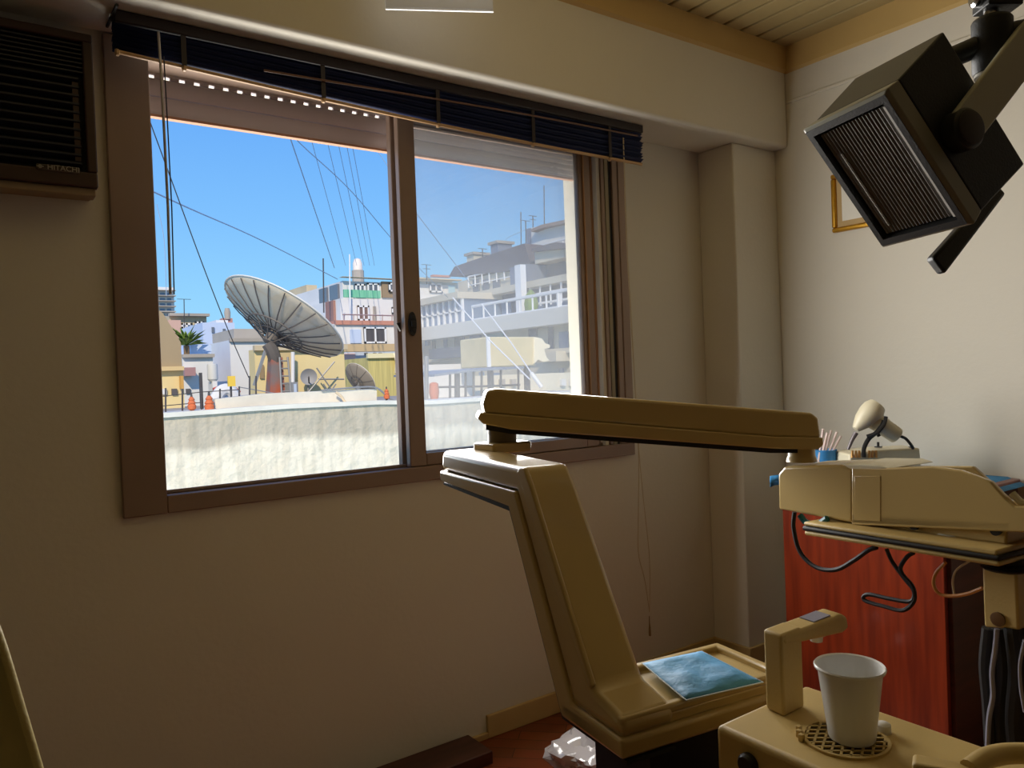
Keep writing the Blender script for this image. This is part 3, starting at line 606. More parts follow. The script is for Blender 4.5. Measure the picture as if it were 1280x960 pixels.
# ------------------------------------------------------------------ cabinet and what stands on it
CX, CY0, CY1, CT = 2.30, 1.085, 1.634, .80
cb = thing('wooden_cabinet', 'reddish wooden cabinet against the right wall behind the instrument head', 'cabinet', ((CX+RX)/2, (CY0+CY1)/2, 0))
obj('carcass', MB().box((CX+.02, CY0, 0), (RX-.016, CY1, CT-.02)), DKW, cb, bevel=.002)
obj('door', MB().box((CX, CY0+.012, .05), (CX+.02, CY1, CT-.024)), REDW, cb, bevel=.002)
obj('top_board', MB().box((CX-.008, CY0-.008, CT-.02), (RX-.016, CY1+.004, CT)), REDW, cb, bevel=.003)
sheet = MB(); NX, NY = 14, 10; vs = []
for j in range(NY+1):
    for i in range(NX+1):
        x_ = CX-.03+(RX-.02-CX+.03)*i/NX; y_ = CY0-.03+(CY1-CY0+.03)*j/NY
        z_ = CT+.004+.002*noise.noise(Vector((x_*9, y_*9, 0)))
        if x_ < CX-.008: z_ -= .012+.006*noise.noise(Vector((y_*12, 0, 5)))
        if y_ < CY0-.008: z_ -= .022
        vs.append(Vector((x_, y_, max(z_, CT+.0015) if x_ >= CX-.008 and y_ >= CY0-.008 else z_)))
sheet.add(vs, [(j*(NX+1)+i, j*(NX+1)+i+1, (j+1)*(NX+1)+i+1, (j+1)*(NX+1)+i) for j in range(NY) for i in range(NX)])
pcv = one('paper_cover', sheet, BLUEP, 'light blue paper sheet covering the top of the wooden cabinet', 'sheet', solid=.001)
fl = at(963, 606, d=2.60)
fo = fl
obj('overhanging_corner', MB().add([fo+Vector((0, 0, .03)), fo+Vector((.09, -.01, .03)), fo+Vector((.09, -.02, -.002)), fo+Vector((.004, -.01, -.002)), fo+Vector((0, 0, -.008))], [(0, 1, 2, 3, 4)]), BLUEP, pcv, solid=.004)
# curing light on its charger
TZ = CT+.006
cg0 = at(1100, 575, d=2.52)
ch_ = thing('charger_base', 'ivory plastic charger box on the cabinet under the handpiece gun', 'charger', Vector((cg0.x, cg0.y, TZ)))
CHD = 2.50
def kp(x, y, d=CHD): return at(x, y, d=d)
fw = F0.copy(); fw.z = 0; fw.normalize()
obj('box_body', MB().prism([Vector((*kp(1060, 590).xy, TZ)), Vector((*kp(1153, 590).xy, TZ)), kp(1150, 560), kp(1092, 563), kp(1062, 568)], fw*.11), IVORY, ch_, bevel=.006)
vt = MB()
for k in range(8):
    xx = 1064+k*4.2
    if 1076 < xx < 1081: continue
    obj('vent_rib', MB().prism([kp(xx, 563), kp(xx+2.2, 563), kp(xx+2.2, 572), kp(xx, 572)], -fw*.006), mat('vent_orange', (226, 170, 96), .5), ch_)
obj('hook', MB().tube(smooth_pts([kp(1078, 571)-fw*.01, kp(1078, 560)-fw*.012, kp(1084, 548)-fw*.012, kp(1094, 538)-fw*.02, kp(1100, 525)-fw*.024], 5), .007, 8), BLACKP, ch_)
obj('toggle_switch', MB().lathe(kp(1107, 561)+fw*.05, [(.012, 0), (.012, .003), (.004, .004), (.004, .018)], (0, 0, 1), 12), BLACKP, ch_)
gun = thing('handpiece_gun', 'ivory plastic gun-shaped curing light resting tilted in its black holder', 'curing light', kp(1095, 540))
A, B = kp(1071, 540), kp(1090, 516); ax_ = (B-A)
obj('gun_body', MB().lathe(kp(1069, 537), [(.006, 0), (.012, .002), (.020, .018), (.030, .040), (.036, .068), (.036, .090), (.028, .108), (.012, .112)], (kp(1090, 514)-kp(1069, 537)), 24), IVORY, gun)
obj('grip', MB().tube([kp(1090, 523)+fw*.004, kp(1122, 545)+fw*.004], .030, 18, .027), mat('ivory_grip', (206, 198, 170), .4), gun, bevel=.003)
obj('black_band', MB().tube(smooth_pts([kp(1101, 520)-fw*.035, kp(1098, 530)-fw*.037, kp(1090, 540)-fw*.033, kp(1080, 545)-fw*.02], 4), .006, 8), BLACKP, gun)
obj('light_tip', MB().tube(smooth_pts([kp(1070, 541), kp(1065, 550), kp(1060, 562)], 5), .008, 10, .005), mat('smoke_tip', (110, 100, 104), .3), gun)
obj('trigger', MB().tube([kp(1095, 541)-fw*.01, kp(1097, 545)-fw*.01], .006, 8), BLACKP, gun)
obj('power_cord', MB().tube(smooth_pts([kp(1125, 545), kp(1133, 549), kp(1141, 560), kp(1146, 562)+fw*.05, kp(1152, 570)+fw*.07, Vector((*(kp(1156, 580)+fw*.08).xy, TZ+.005))], 5), .005, 8), BLACKP, gun)
# cup of applicator sticks
cu = at(1031, 566, d=2.62); cuz = TZ
cp_ = thing('stick_cup', 'blue paper covered cup of applicator sticks on the cabinet behind the arm end', 'cup', Vector((cu.x, cu.y, cuz)))
hz = at(1031, 562, d=2.62).z-cuz
obj('cup_wall', MB().lathe(Vector((cu.x, cu.y, cuz)), [(.034, 0), (.037, hz-.006), (.040, hz), (.036, hz+.001), (.033, hz-.01), (.031, .004)], (0, 0, 1), 24), BLUEP, cp_)
for i, (x0_, x1_, yt) in enumerate(((1024, 1029, 536), (1027, 1034, 541), (1030, 1039, 538), (1034, 1046, 540), (1037, 1051, 545))):
    b_ = at(x0_, 572, d=2.60+.012*(i % 2)); t_ = at(x1_, yt, d=2.59+.03*(i % 2))
    one('applicator_stick', MB().tube([b_-(t_-b_)*.6, t_], .0042, 8), mat('stick_pink', (232, 212, 208), .5), 'white applicator stick standing in the blue cup behind the arm', 'stick', 'applicator sticks in the blue cup')
sb2 = at(1111, 576, d=2.46)
one('folded_tissue', MB().box((sb2.x-.03, sb2.y-.05, TZ), (sb2.x+.03, sb2.y+.05, TZ+.018)), mat('pale_blue_tissue', (200, 218, 238), .7, bump=.3, bscale=30), 'small pale blue folded packet on the cabinet before the charger box', 'packet', bevel=.004)
# gold framed picture
f0_, f1_ = at(1042, 226, X=RX), at(1043, 292, X=RX); fy1 = f0_.y+.002; fz0, fz1 = f1_.z, f0_.z+.02; fy0 = fy1-.27
pc = thing('framed_picture', 'gold framed picture on the right wall, half hidden by the lamp', 'picture', (RX, (fy0+fy1)/2, fz0))
g = MB(); fw_ = .018
for a_, b_ in (((fy0, fz0), (fy1, fz0+fw_)), ((fy0, fz1-fw_), (fy1, fz1)), ((fy0, fz0+fw_), (fy0+fw_, fz1-fw_)), ((fy1-fw_, fz0+fw_), (fy1, fz1-fw_))):
    g.box((RX-.022, a_[0], a_[1]), (RX, b_[0], b_[1]))
obj('frame', g, GOLD, pc, bevel=.006)
obj('mat_board', MB().box((RX-.010, fy0+.016, fz0+.016), (RX-.002, fy1-.016, fz1-.016)), mat('mat_tan', (196, 168, 120), .8), pc)
obj('print', MB().box((RX-.012, fy0+.04, fz0+.04), (RX-.010, fy1-.04, fz1-.04)), mat('print_paper', (238, 236, 226), .7), pc)

# ------------------------------------------------------------------ floor items, chair
one('floor_board', MB().box((.80, 1.985, 0), (1.29, WY-.016, .040)), DKB, 'dark brown wooden board lying on the floor against the wall below the window', 'board', bevel=.003)
bgc = at(738, 956, Z=.05)
mb = bmesh.new(); bmesh.ops.create_icosphere(mb, subdivisions=4, radius=1)
for v in mb.verts:
    n1 = noise.noise(v.co*1.7+Vector((3, 1, 0)))+.6*abs(noise.noise(v.co*4)); v.co = Vector((v.co.x*.12, v.co.y*.11, v.co.z*.075))*(1+.45*n1)
    v.co.z = max(v.co.z, -.06)
m_ = MB(); m_.add([v.co+Vector((bgc.x+.03, bgc.y+.02, .061)) for v in mb.verts], [tuple(v.index for v in f.verts) for f in mb.faces]); mb.free()
one('plastic_bag', m_, mat('bag_film', (196, 192, 196), .12, coat=.8, spec=.8), 'crumpled clear plastic bag on the parquet at the bottom edge', 'bag', ang=22)
cd = 1.0
chair = thing('dental_chair', 'olive upholstered dental chair back showing in the bottom left corner', 'dental chair', (-.30, .95, 0))
def cq(x, y): return at(x, y, d=cd)
edge_ = smooth_pts([cq(-52, 700), cq(-6, 762), cq(12, 802), cq(35, 878), cq(59, 960), cq(86, 1060)], 4)
left_ = [Vector((-.42, edge_[-1].y+.10, edge_[-1].z)), Vector((-.50, edge_[0].y+.08, edge_[0].z-.02)), Vector((-.30, edge_[0].y+.06, edge_[0].z+.04))]
obj('backrest', MB().prism(edge_+left_, Vector((-.03, .10, 0))), UPH, chair, bevel=.014, seg=4)
lowz = edge_[-1].z
obj('seat', MB().box((-.48, .25, lowz-.14), (.03, 1.08, lowz-.02)), UPH, chair, bevel=.04, seg=4)
obj('pedestal', MB().frustum([Vector((x_, y_, .05)) for x_, y_ in ((-.4, .4), (-.05, .4), (-.05, .9), (-.4, .9))], [Vector((x_, y_, lowz-.14)) for x_, y_ in ((-.33, .5), (-.12, .5), (-.12, .8), (-.33, .8))]), CREAM2, chair, bevel=.02)
obj('foot_plate', MB().box((-.46, .3, 0), (0, 1.0, .05)), BLACKP, chair, bevel=.01)

# ------------------------------------------------------------------ outside: rooftops beyond the window
WHT = mat('whitewash', (226, 226, 226), .85, var=.08, scale=.6, bump=.15, bscale=4)
BLW = mat('blue_shaded_white', (196, 212, 240), .85, var=.08, scale=.5)  # white walls with their bluish shade put into the colour
CRW = mat('cream_render', (232, 212, 158), .85, var=.10, scale=.6)
BEW = mat('beige_render', (206, 190, 158), .85, var=.12, scale=.6)
GRW = mat('grey_render', (176, 168, 158), .85, var=.15, scale=.7)
TARP = mat('brown_tarp', (174, 154, 122), .85, var=.12, scale=.8, stretch=(1, 1, .3))
SLATE = mat('slate_roof', (96, 92, 104), .8, var=.1, scale=2)
REDR = mat('red_roof', (196, 140, 124), .8)
WIN = mat('far_window', (106, 112, 124), .25, spec=.6)  # lighter than the glass alone: distance haze is in the colour
WINB = mat('far_window_blue', (112, 134, 166), .25, spec=.6)
SHAD = mat('opening_shade', (88, 86, 90), .7)  # flat dark panels, the shade inside openings put into colour
WRAIL = mat('white_railing', (236, 238, 242), .5)
IRON = mat('dark_iron', (70, 66, 68), .6)
GREENA = mat('green_awning', (86, 178, 140), .8, rgb2=(150, 214, 184), scale=5, stretch=(4, 1, .1))
DISHM = mat_mesh('dish_mesh', (214, 202, 178), .30)
DISHR = mat('dish_rib', (104, 98, 94), .6)
DISHE = mat('dish_rim', (226, 224, 216), .5)
RUST = mat('rusty_steel', (168, 88, 60), .8, rgb2=(120, 110, 110), scale=3)
GALV = mat('galvanised', (150, 150, 150), .5, metal=.3)
TERRA = mat('terracotta', (206, 110, 66), .7)
LEAF = mat('leaf_green', (120, 150, 58), .6, var=.3, scale=6)
TANK = mat('tank_grey', (206, 208, 206), .7)
GZ = -9.0
struct('courtyard_ground', MB().box((-60, WT+.05, GZ-.3), (90, 120, GZ)), GRW, smooth=False)

def blk_at(x0, x1, ytop, Y, depth, zbot=GZ, mb=None, ref=None):   # a block whose front face stands at distance Y
    a, b = at(x0, ytop, Y=Y), at(x1, ytop, Y=Y); zt_ = at(ref if ref else x0, ytop, Y=Y).z
    zb2 = zbot
    mb = mb or MB(); mb.box((a.x, Y, zb2), (b.x, Y+depth, zt_)); return mb
def facade(root, x0, x1, y0, y1, Y, m=WIN, name='window', d=.06, frame=None):
    a, b = at(x0, y0, Y=Y), at(x1, y1, Y=Y)
    o = obj(name, MB().box((a.x, Y-d, b.z), (b.x, Y+.05, a.z)), m, root)
    if frame:
        t = .045*(Y/20); f = MB(); xm = (a.x+b.x)/2
        for q in ((a.x, a.x+t), (xm-t/2, xm+t/2), (b.x-t, b.x)): f.box((q[0], Y-d-.04, b.z), (q[1], Y-d, a.z))
        f.box((a.x, Y-d-.04, a.z-t), (b.x, Y-d, a.z)); f.box((a.x, Y-d-.04, b.z), (b.x, Y-d, b.z+t))
        obj('window_frame', f, frame, o)
    return o
def band(root, x0, x1, y0, y1, Y, d, m, name):
    a, b = at(x0, y0, Y=Y), at(x1, y1, Y=Y); return obj(name, MB().box((a.x, Y-d, min(a.z, b.z)), (b.x, Y+.02, max(a.z, b.z))), m, root)
def sidewin(root, X, x0, x1, y0, y1, m=WIN, name='window', d=.06):   # on a face that looks left
    a, b = at(x0, y0, X=X), at(x1, y1, X=X); zc = (at(x0, y0, X=X).z+at(x1, y0, X=X).z)/2
    return obj(name, MB().box((X-d, min(a.y, b.y), b.z), (X+.05, max(a.y, b.y), a.z)), m, root)
def mast(name, x, y0, y1, Y, r, label, m=IRON, aerial=0, group=None, lean=0):
    a, b = at(x, y0, Y=Y), at(x+lean, y1, Y=Y); t = thing(name, label, 'aerial' if aerial else 'pole', b, group)
    obj('pole', MB().tube([Vector((b.x, b.y, b.z-.6)), a], r, 6), m, t)
    if aerial:
        mb = MB(); w_ = .008*Y
        for k in range(aerial): z = a.z-.012*Y*k/2; mb.tube([(a.x-w_*(1-.2*k), a.y, z), (a.x+w_*(1-.2*k), a.y, z)], r*.6, 5)
        for k in range(aerial): pass
        obj('aerial_rods', mb, m, t)
    return t

# --- old party wall across the courtyard
PY = 7.0
zl = at(203, 521, Y=PY).z; zr2 = at(515, 501, Y=PY).z
top = [(195, 524), (262, 515), (300, 512), (360, 508), (430, 505), (470, 503), (540, 503), (600, 499), (700, 492), (760, 488)]
tp_ = [at(x, y, Y=PY) for x, y in top]; tp_[0].x -= 2.0; tp_[-1].x += 4
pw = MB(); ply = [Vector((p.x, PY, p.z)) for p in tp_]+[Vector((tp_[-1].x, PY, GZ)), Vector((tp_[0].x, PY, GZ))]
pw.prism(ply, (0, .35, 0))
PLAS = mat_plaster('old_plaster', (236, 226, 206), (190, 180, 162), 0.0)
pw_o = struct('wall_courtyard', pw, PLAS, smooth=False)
# second survey of the band line so it falls below the coping
band_z = at(400, 546, Y=PY).z-pw_o.location.z
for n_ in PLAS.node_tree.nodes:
    if n_.type == 'MAP_RANGE': n_.inputs['From Min'].default_value = band_z+.12; n_.inputs['From Max'].default_value = band_z+.19
cop = MB()
for i in range(len(tp_)-1):
    a, b = tp_[i], tp_[i+1]; cop.prism([(a.x, PY-.03, a.z-.02), (a.x, PY+.38, a.z-.02), (a.x, PY+.38, a.z+.02), (a.x, PY-.03, a.z+.02)], (b.x-a.x, 0, b.z-a.z))
struct('trim_6', cop, mat('coping', (226, 222, 212), .9, var=.1, scale=4), smooth=False)
# low brick upstand standing on it
BRK = mat('painted_brick', (224, 218, 204), .9, var=.18, scale=3, bump=.5, bscale=9)
up_ = MB(); ua = [at(x, y, Y=PY+.12) for x, y in ((269, 499), (330, 492), (400, 489), (471, 486), (471, 506), (269, 516))]
up_.prism([Vector((p.x, PY+.12, p.z)) for p in ua], (0, .2, 0)); one('brick_upstand', up_, BRK, 'low white painted brick upstand on the party wall below the big dish', 'wall', smooth=False)
px2 = smooth_pts([at(x, y, Y=PY+.05) for x, y in ((420, 490), (427, 496), (432, 503), (442, 507), (460, 506), (474, 504))], 5)
one('bent_pipe', MB().tube(px2, .014, 8), mat('cream_pipe', (226, 204, 170), .5), 'bent cream pipe lying over the right end of the brick upstand', 'pipe')
pts = smooth_pts([at(x, y, Y=PY+.1) for x, y in ((402, 488), (450, 484), (471, 485), (487, 498), (500, 503), (512, 504))], 4)
one('roof_hose', MB().tube(pts, .010, 6), GALV, 'thin grey hose along the top of the brick upstand', 'hose')
# wire fence
fn = thing('wire_fence', 'thin iron wire fence standing on the party wall at the left', 'fence', at(240, 520, Y=PY+.2))
for x, yt, yb in ((207, 485, 522), (228, 486, 519), (252, 484, 516), (275, 486, 503), (289, 488, 502), (299, 483, 500), (312, 470, 500), (320, 470, 500)):
    obj('post', MB().tube([at(x, yt, Y=PY+.2), at(x, yb, Y=PY+.2)], .008, 6), IRON, fn)
obj('wire', MB().tube([at(197, 496, Y=PY+.2), at(252, 490, Y=PY+.2), at(300, 487, Y=PY+.2)], .004, 5), IRON, fn)
obj('wire', MB().tube([at(197, 508, Y=PY+.2), at(252, 503, Y=PY+.2)], .004, 5), IRON, fn)
obj('wire', MB().tube([at(300, 484, Y=PY+.2), at(345, 492, Y=PY+.2)], .005, 5), GALV, fn)
def insulator(x, yt, yb, label):
    a, b = at(x, yt, Y=PY+.1), at(x, yb, Y=PY+.1); h = (a-b).z; r = h*.26
    t = thing('clay_insulator', label, 'insulator', b)
    obj('clay_body', MB().lathe(b, [(r*.4, 0), (r*.9, h*.08), (r, h*.3), (r*.75, h*.38), (r*.95, h*.45), (r*.6, h*.6), (r*.75, h*.68), (r*.3, h*.85)], (0, 0, 1), 14), TERRA, t)
    obj('pin', MB().lathe(b+Vector((0, 0, h*.8)), [(r*.3, 0), (r*.2, h*.25)], (0, 0, 1), 8), IRON, t)
    obj('bracket', MB().tube([b, b-Vector((0, -.04, h*.25))], r*.35, 6), IRON, t)
insulator(240, 493, 513, 'small orange clay insulator on the fence nearest the left window frame')
insulator(262, 491, 514, 'small orange clay insulator beside the left end of the brick upstand')
insulator(483.5, 484, 499, 'small orange clay insulator on the wall just left of the window mullion')
one('metal_post', MB().box(at(251, 466, Y=PY+.65)-Vector((.02, .02, 0)), Vector((at(253.5, 500, Y=PY+.65).x, PY+.65, at(500, 506, Y=12).z))), IRON, 'thick dark upright post above the wire fence', 'post')
tk_ = at(281, 492, Y=12)
rt = thing('curved_roof_cover', 'red and white curved cover on the roof behind the wire fence', 'cover', tk_)
obj('white_shell', MB().tube(smooth_pts([at(262, 514, Y=12), at(276, 489, Y=12), at(290, 490, Y=12), at(300, 514, Y=12)], 5), .09, 10), WHT, rt)
obj('red_shell', MB().tube(smooth_pts([at(268, 490, Y=12.1), at(278, 487, Y=12.1), at(290, 488, Y=12.1), at(297, 493, Y=12.1)], 5), .07, 10), mat('red_cover', (198, 84, 62), .6), rt)
rf = MB(); rf.box((at(200, 500, Y=9).x-2, 7.6, GZ), (at(745, 495, Y=14).x, 18.9, at(500, 506, Y=12).z))
struct('rooftop_terrace', rf, GRW, smooth=False)

# --- big dish
DY = 15.0
def dish(name, label, cx, cy, A, ang, k, apex, depth, Y, nrib, m, loc_base, ringn, hubr):
    c = at(cx, cy, Y=Y); dd = (c-CAM).dot(F0); R = A/FOC*dd
    vw = (c-CAM).normalized(); mn = Vector(); a_ = math.radians(ang)
    minor = CR*(math.sin(a_))+CU*(math.cos(a_)); minor = minor.normalized()     # up and to the right across the short axis
    minor = (minor-vw*minor.dot(vw)).normalized()
    axis = (minor*math.sqrt(1-k*k)+vw*k).normalized()
    t = thing(name, label, 'satellite dish', loc_base)
    ap_ = c-axis*(depth*R); u = axis.cross(vw).normalized(); w_ = axis.cross(u); n = 48; rings = 8
    vs = [ap_]; fs = []
    for i in range(1, rings+1):
        r = i/rings
        vs += [ap_+axis*(depth*R*r*r)+(u*math.cos(2*PI*q/n)+w_*math.sin(2*PI*q/n))*R*r for q in range(n)]
    fs += [(0, 1+q, 1+(q+1) % n) for q in range(n)]
    for i in range(rings-1):
        for q in range(n): fs.append((1+i*n+q, 1+(i+1)*n+q, 1+(i+1)*n+(q+1) % n, 1+i*n+(q+1) % n))
    obj('reflector', MB().add(vs, fs), m, t, ang=180, solid=.012)
    rim = [c+(u*math.cos(2*PI*q/n)+w_*math.sin(2*PI*q/n))*R for q in range(n)]+[c+u*R, c+u*math.cos(2*PI/n)*R+w_*math.sin(2*PI/n)*R]
    obj('rim', MB().tube(rim, .013*R, 6), DISHE, t)
    for q in range(nrib):
        th = 2*PI*(q+.3)/nrib; e_ = u*math.cos(th)+w_*math.sin(th)
        P = [ap_-axis*.03*R+axis*(depth*R*r*r)+e_*R*r for r in (.06, .3, .55, .8, .985)]
        obj('rib', MB().tube(P, .010*R, 5), DISHR, t)
    for rr in ringn:
        P = [ap_-axis*.06*R+axis*(depth*R*rr*rr)+(u*math.cos(2*PI*q/30)+w_*math.sin(2*PI*q/30))*R*rr for q in range(32)]
        obj('back_ring', MB().tube(P, .012*R, 5), DISHR, t)
    if hubr:
        obj('hub', MB().lathe(ap_-axis*.22*R, [(.06*R, 0), (hubr*R, .02*R), (hubr*R, .20*R)], axis, 16), DISHR, t)
        tr_ = MB()
        for q in range(nrib//2):
            th = 2*PI*(q+.1)/(nrib//2); e_ = u*math.cos(th)+w_*math.sin(th)
            tr_.tube([ap_-axis*.20*R+e_*R*hubr*.7, ap_+axis*(depth*R*.2-.05*R)+e_*R*.45], .009*R, 4)
        obj('truss', tr_, DISHR, t)
    return t, ap_, axis, R, c, u, w_
dt, dap, dax, dR, dc_, du, dw = dish('satellite_dish', 'huge round mesh satellite dish with radial ribs on a rusty post', 355.5, 397.5, 81, 33, .35, None, .27, DY, 24, DISHM, at(343, 490, Y=DY), (.22, .45), .10)
foot = at(343, 494, Y=DY); topc = dap-dax*.22*dR
pt_ = at(344, 447, Y=DY)
pb = MB(); hw0, hw1 = .17, .11
pb.frustum([foot+Vector((x_*hw0, y_*hw0, -.4)) for x_, y_ in ((-1, -1), (1, -1), (1, 1), (-1, 1))], [Vector((pt_.x+x_*hw1, pt_.y+y_*hw1, pt_.z)) for x_, y_ in ((-1, -1), (1, -1), (1, 1), (-1, 1))])
obj('mast', pb, RUST, dt)
ld = MB(); lc = foot+Vector((.17, -.24, -.3)); l2 = Vector((pt_.x+.11, pt_.y-.17, pt_.z))
ld.tube([lc+Vector((-.10, 0, 0)), l2+Vector((-.08, 0, 0))], .02, 6); ld.tube([lc+Vector((.10, 0, 0)), l2+Vector((.08, 0, 0))], .02, 6)
for k in range(7): p = lc.lerp(l2, (k+.5)/7); ld.tube([p+Vector((-.09, 0, 0)), p+Vector((.09, 0, 0))], .015, 5)
obj('ladder', ld, GALV, dt)
obj('mount_yoke', MB().tube([pt_-Vector((0, 0, .05)), pt_.lerp(topc, .6)+Vector((0, -.05, 0)), topc], .13, 8), DISHR, dt)
obj('strut', MB().tube([at(318, 482, Y=DY), topc], .035, 5), GALV, dt)
fdp = dap+dax*.42*dR
obj('feed_horn', MB().lathe(fdp, [(.05, -.25), (.10, -.1), (.10, .1)], dax, 12), GALV, dt)
for q in range(3):
    th = 2*PI*(q+.25)/3; e_ = du*math.cos(th)+dw*math.sin(th); obj('feed_strut', MB().tube([dc_+e_*dR*.92, fdp], .02, 5), GALV, dt)
d2 = dish('satellite_dish', 'middle sized grey mesh dish lying back on the roof near the mullion', 450.5, 474, 23.5, 50, .55, None, .25, 14, 10, mat_mesh('dish_mesh_dark', (150, 140, 126), .0), at(452, 492, Y=14), (.4,), .12)
obj('stand', MB().tube([at(452, 495, Y=14)-Vector((0, 0, .3)), d2[1]], .05, 6), GALV, d2[0])
d3c = at(386, 471, Y=19.6)
d3 = thing('satellite_dish', 'small round grey dish facing the window before the cream house', 'satellite dish', d3c-Vector((0, 0, .6)))
r3 = 10.2/FOC*(d3c-CAM).dot(F0); ax3 = (CAM-d3c).normalized()
obj('reflector', MB().lathe(d3c, [(.01, -.06), (r3*.6, -.03), (r3, .05), (r3, .07), (r3*.6, 0), (.01, -.03)], ax3, 30), mat('dish_grey', (150, 150, 152), .6), d3)
obj('feed_arm', MB().tube([d3c-Vector((0, 0, r3*.8)), d3c+ax3*.35], .02, 5), IRON, d3)
obj('mount', MB().tube([d3c-ax3*.05, d3c-ax3*.1-Vector((.05, 0, .55))], .03, 6), GALV, d3)

# --- cream house behind the dish
ch2 = thing('cream_house', 'low cream rendered house directly behind the big dish', 'house', at(375, 490, Y=20))
obj('wall', blk_at(318, 430, 437, 20, .5), CRW, ch2, smooth=False)
band(ch2, 316, 432, 432, 437, 20, .15, BEW, 'roof_edge')
obj('wall', blk_at(337, 364, 441, 19.85, .1), mat('tan_render', (200, 178, 130), .85), ch2, smooth=False)
facade(ch2, 324, 329.5, 456, 473, 20, mat('brown_shutter', (150, 128, 96), .7))
a, b = at(366, 440, Y=19.7), at(366, 478, Y=19.7); obj('drain_pipe', MB().tube([a, b], .05, 8), WHT, ch2)
a, b = at(356, 478, Y=19.6), at(368, 494, Y=19.6)
acu = thing('rooftop_cabinet', 'small grey metal cabinet at the foot of the cream house', 'cabinet', b)
obj('case', MB().box((a.x, 19.3, b.z), (b.x, 19.75, a.z)), GALV, acu); obj('door', MB().box((a.x+.12, 19.27, b.z+.05), (b.x-.05, 19.3, a.z-.05)), mat('cabinet_pale', (190, 204, 224), .5), acu)
trm = MB()
for x0_, y0_, x1_, y1_ in ((384, 492, 418, 452), (418, 492, 396, 460), (398, 474, 430, 474), (404, 480, 412, 492), (420, 480, 412, 492)): trm.tube([at(x0_, y0_, Y=19.5), at(x1_, y1_, Y=19.5)], .02, 5)
one('roof_trestle', trm, GALV, 'thin crossed metal struts before the cream house wall', 'struts')

# --- white apartment block, right of the dish
wb = thing('apartment_block', 'tall white apartment block with green awning and roof tank right of the big dish', 'building', at(460, 490, Y=30))
Y8 = 30
m_ = blk_at(428, 560, 351, Y8, 8.5, zbot=at(428, 376, Y=Y8).z); obj('top_storey', m_, WHT, wb, smooth=False)
band(wb, 424, 562, 347, 353, Y8, .35, BEW, 'roof_slab')
m_ = blk_at(425, 560, 373, Y8-.6, 9.5, zbot=at(425, 408, Y=Y8).z); obj('middle_storey', m_, WHT, wb, smooth=False)
m_ = blk_at(416, 508, 405, Y8-2.2, 10, zbot=at(418, 436, Y=Y8).z); obj('lower_storey', m_, WHT, wb, smooth=False)
band(wb, 414, 510, 431, 439, Y8-2.5, .4, mat('tan_beam', (200, 176, 138), .8), 'ledge')
m_ = blk_at(422, 512, 438, Y8-2.0, 10); obj('base_storey', m_, BLW, wb, smooth=False)
XL = at(428, 360, Y=Y8).x
for x0_, x1_, y0_, y1_ in ((443, 456, 355, 371), (458, 473, 354, 371)): facade(wb, x0_, x1_, y0_, y1_, Y8, WIN, frame=WRAIL)
for x0_, x1_ in ((484, 499), (536, 552)): facade(wb, x0_, x1_, 354, 366, Y8, WIN, frame=WRAIL)
band(wb, 476, 512, 352, 373, Y8, .1, mat('brown_boards', (150, 132, 110), .8), 'boarded_bay'); facade(wb, 485, 499, 354, 365, Y8-.12, WIN, frame=WRAIL)
band(wb, 429, 475, 362, 373, Y8-.5, .08, GREENA, 'green_awning')
for x0_, x1_, y0_, y1_ in ((400, 410, 362, 377), (413, 424, 358, 373)): sidewin(wb, XL-.02, x0_, x1_, y0_, y1_)
facade(wb, 446, 461, 382, 401, Y8-.6, mat('brown_door', (124, 104, 100), .6), 'balcony_door', frame=WRAIL)
facade(wb, 489, 500, 384, 393, Y8-.6, WIN, frame=WRAIL)
facade(wb, 466, 470, 383, 401, Y8-.6, GRW, 'door')
XM = at(425, 390, Y=Y8-.6).x
sidewin(wb, XM-.02, 408, 419, 378, 402, mat('pinkish_door', (160, 120, 110), .7), 'door')
facade(wb, 454, 482, 409, 429, Y8-2.2, SHAD, 'garage_opening', frame=WRAIL)
facade(wb, 437, 451, 412, 429, Y8-2.2, BLW, 'door')
for x0_ in (455, 466, 473): facade(wb, x0_, x0_+4, 441, 444, Y8-2.0, WIN, 'vent')
facade(wb, 425, 444, 442, 460, Y8-2.0, mat('pink_patch', (220, 196, 204), .8), 'painted_panel')
rdl = MB()
for x_ in range(430, 506, 12): rdl.tube([at(x_, 393, Y=Y8-1.9), at(x_, 403, Y=Y8-1.9)], .02, 4)
rdl.tube([at(428, 393, Y=Y8-1.9), at(508, 395, Y=Y8-1.9)], .025, 4); obj('terrace_railing', rdl, mat('pink_grey_rail', (170, 150, 150), .6), wb)
obj('roof_tiles', MB().box(at(420, 405, Y=Y8-2.3)+Vector((0, 0, -.02)), at(506, 404, Y=Y8-1.2)), REDR, wb)
tkb, tkt = at(447.5, 345, Y=33), at(447.5, 323, Y=33); rr = 6/FOC*(tkb-CAM).dot(F0)
wt = thing('water_tank', 'white round water tank on top of the white apartment block', 'water tank', tkb)
obj('tank', MB().lathe(tkb+Vector((0, 0, .2)), [(rr, 0), (rr, (tkt-tkb).z-.45), (rr*.7, (tkt-tkb).z-.25), (.05, (tkt-tkb).z-.2)], (0, 0, 1), 20), mat('tank_white', (232, 222, 214), .6), wt)
obj('tank_stand', MB().lathe(tkb-Vector((0, 0, .5)), [(rr*1.25, 0), (rr*1.25, .75)], (0, 0, 1), 10), GRW, wt)
obj('neighbour_wall', blk_at(383, 396, 356, 36, 5), BEW, wb, smooth=False)
for x_, y0_, y1_, lab in ((404, 323, 372, 'thin mast rising left of the white apartment block'), (437, 318, 380, 'white mast on the left corner of the white apartment block')):
    mast('roof_mast', x_, y0_, y1_, 29, .026, lab, WRAIL if x_ == 437 else IRON)
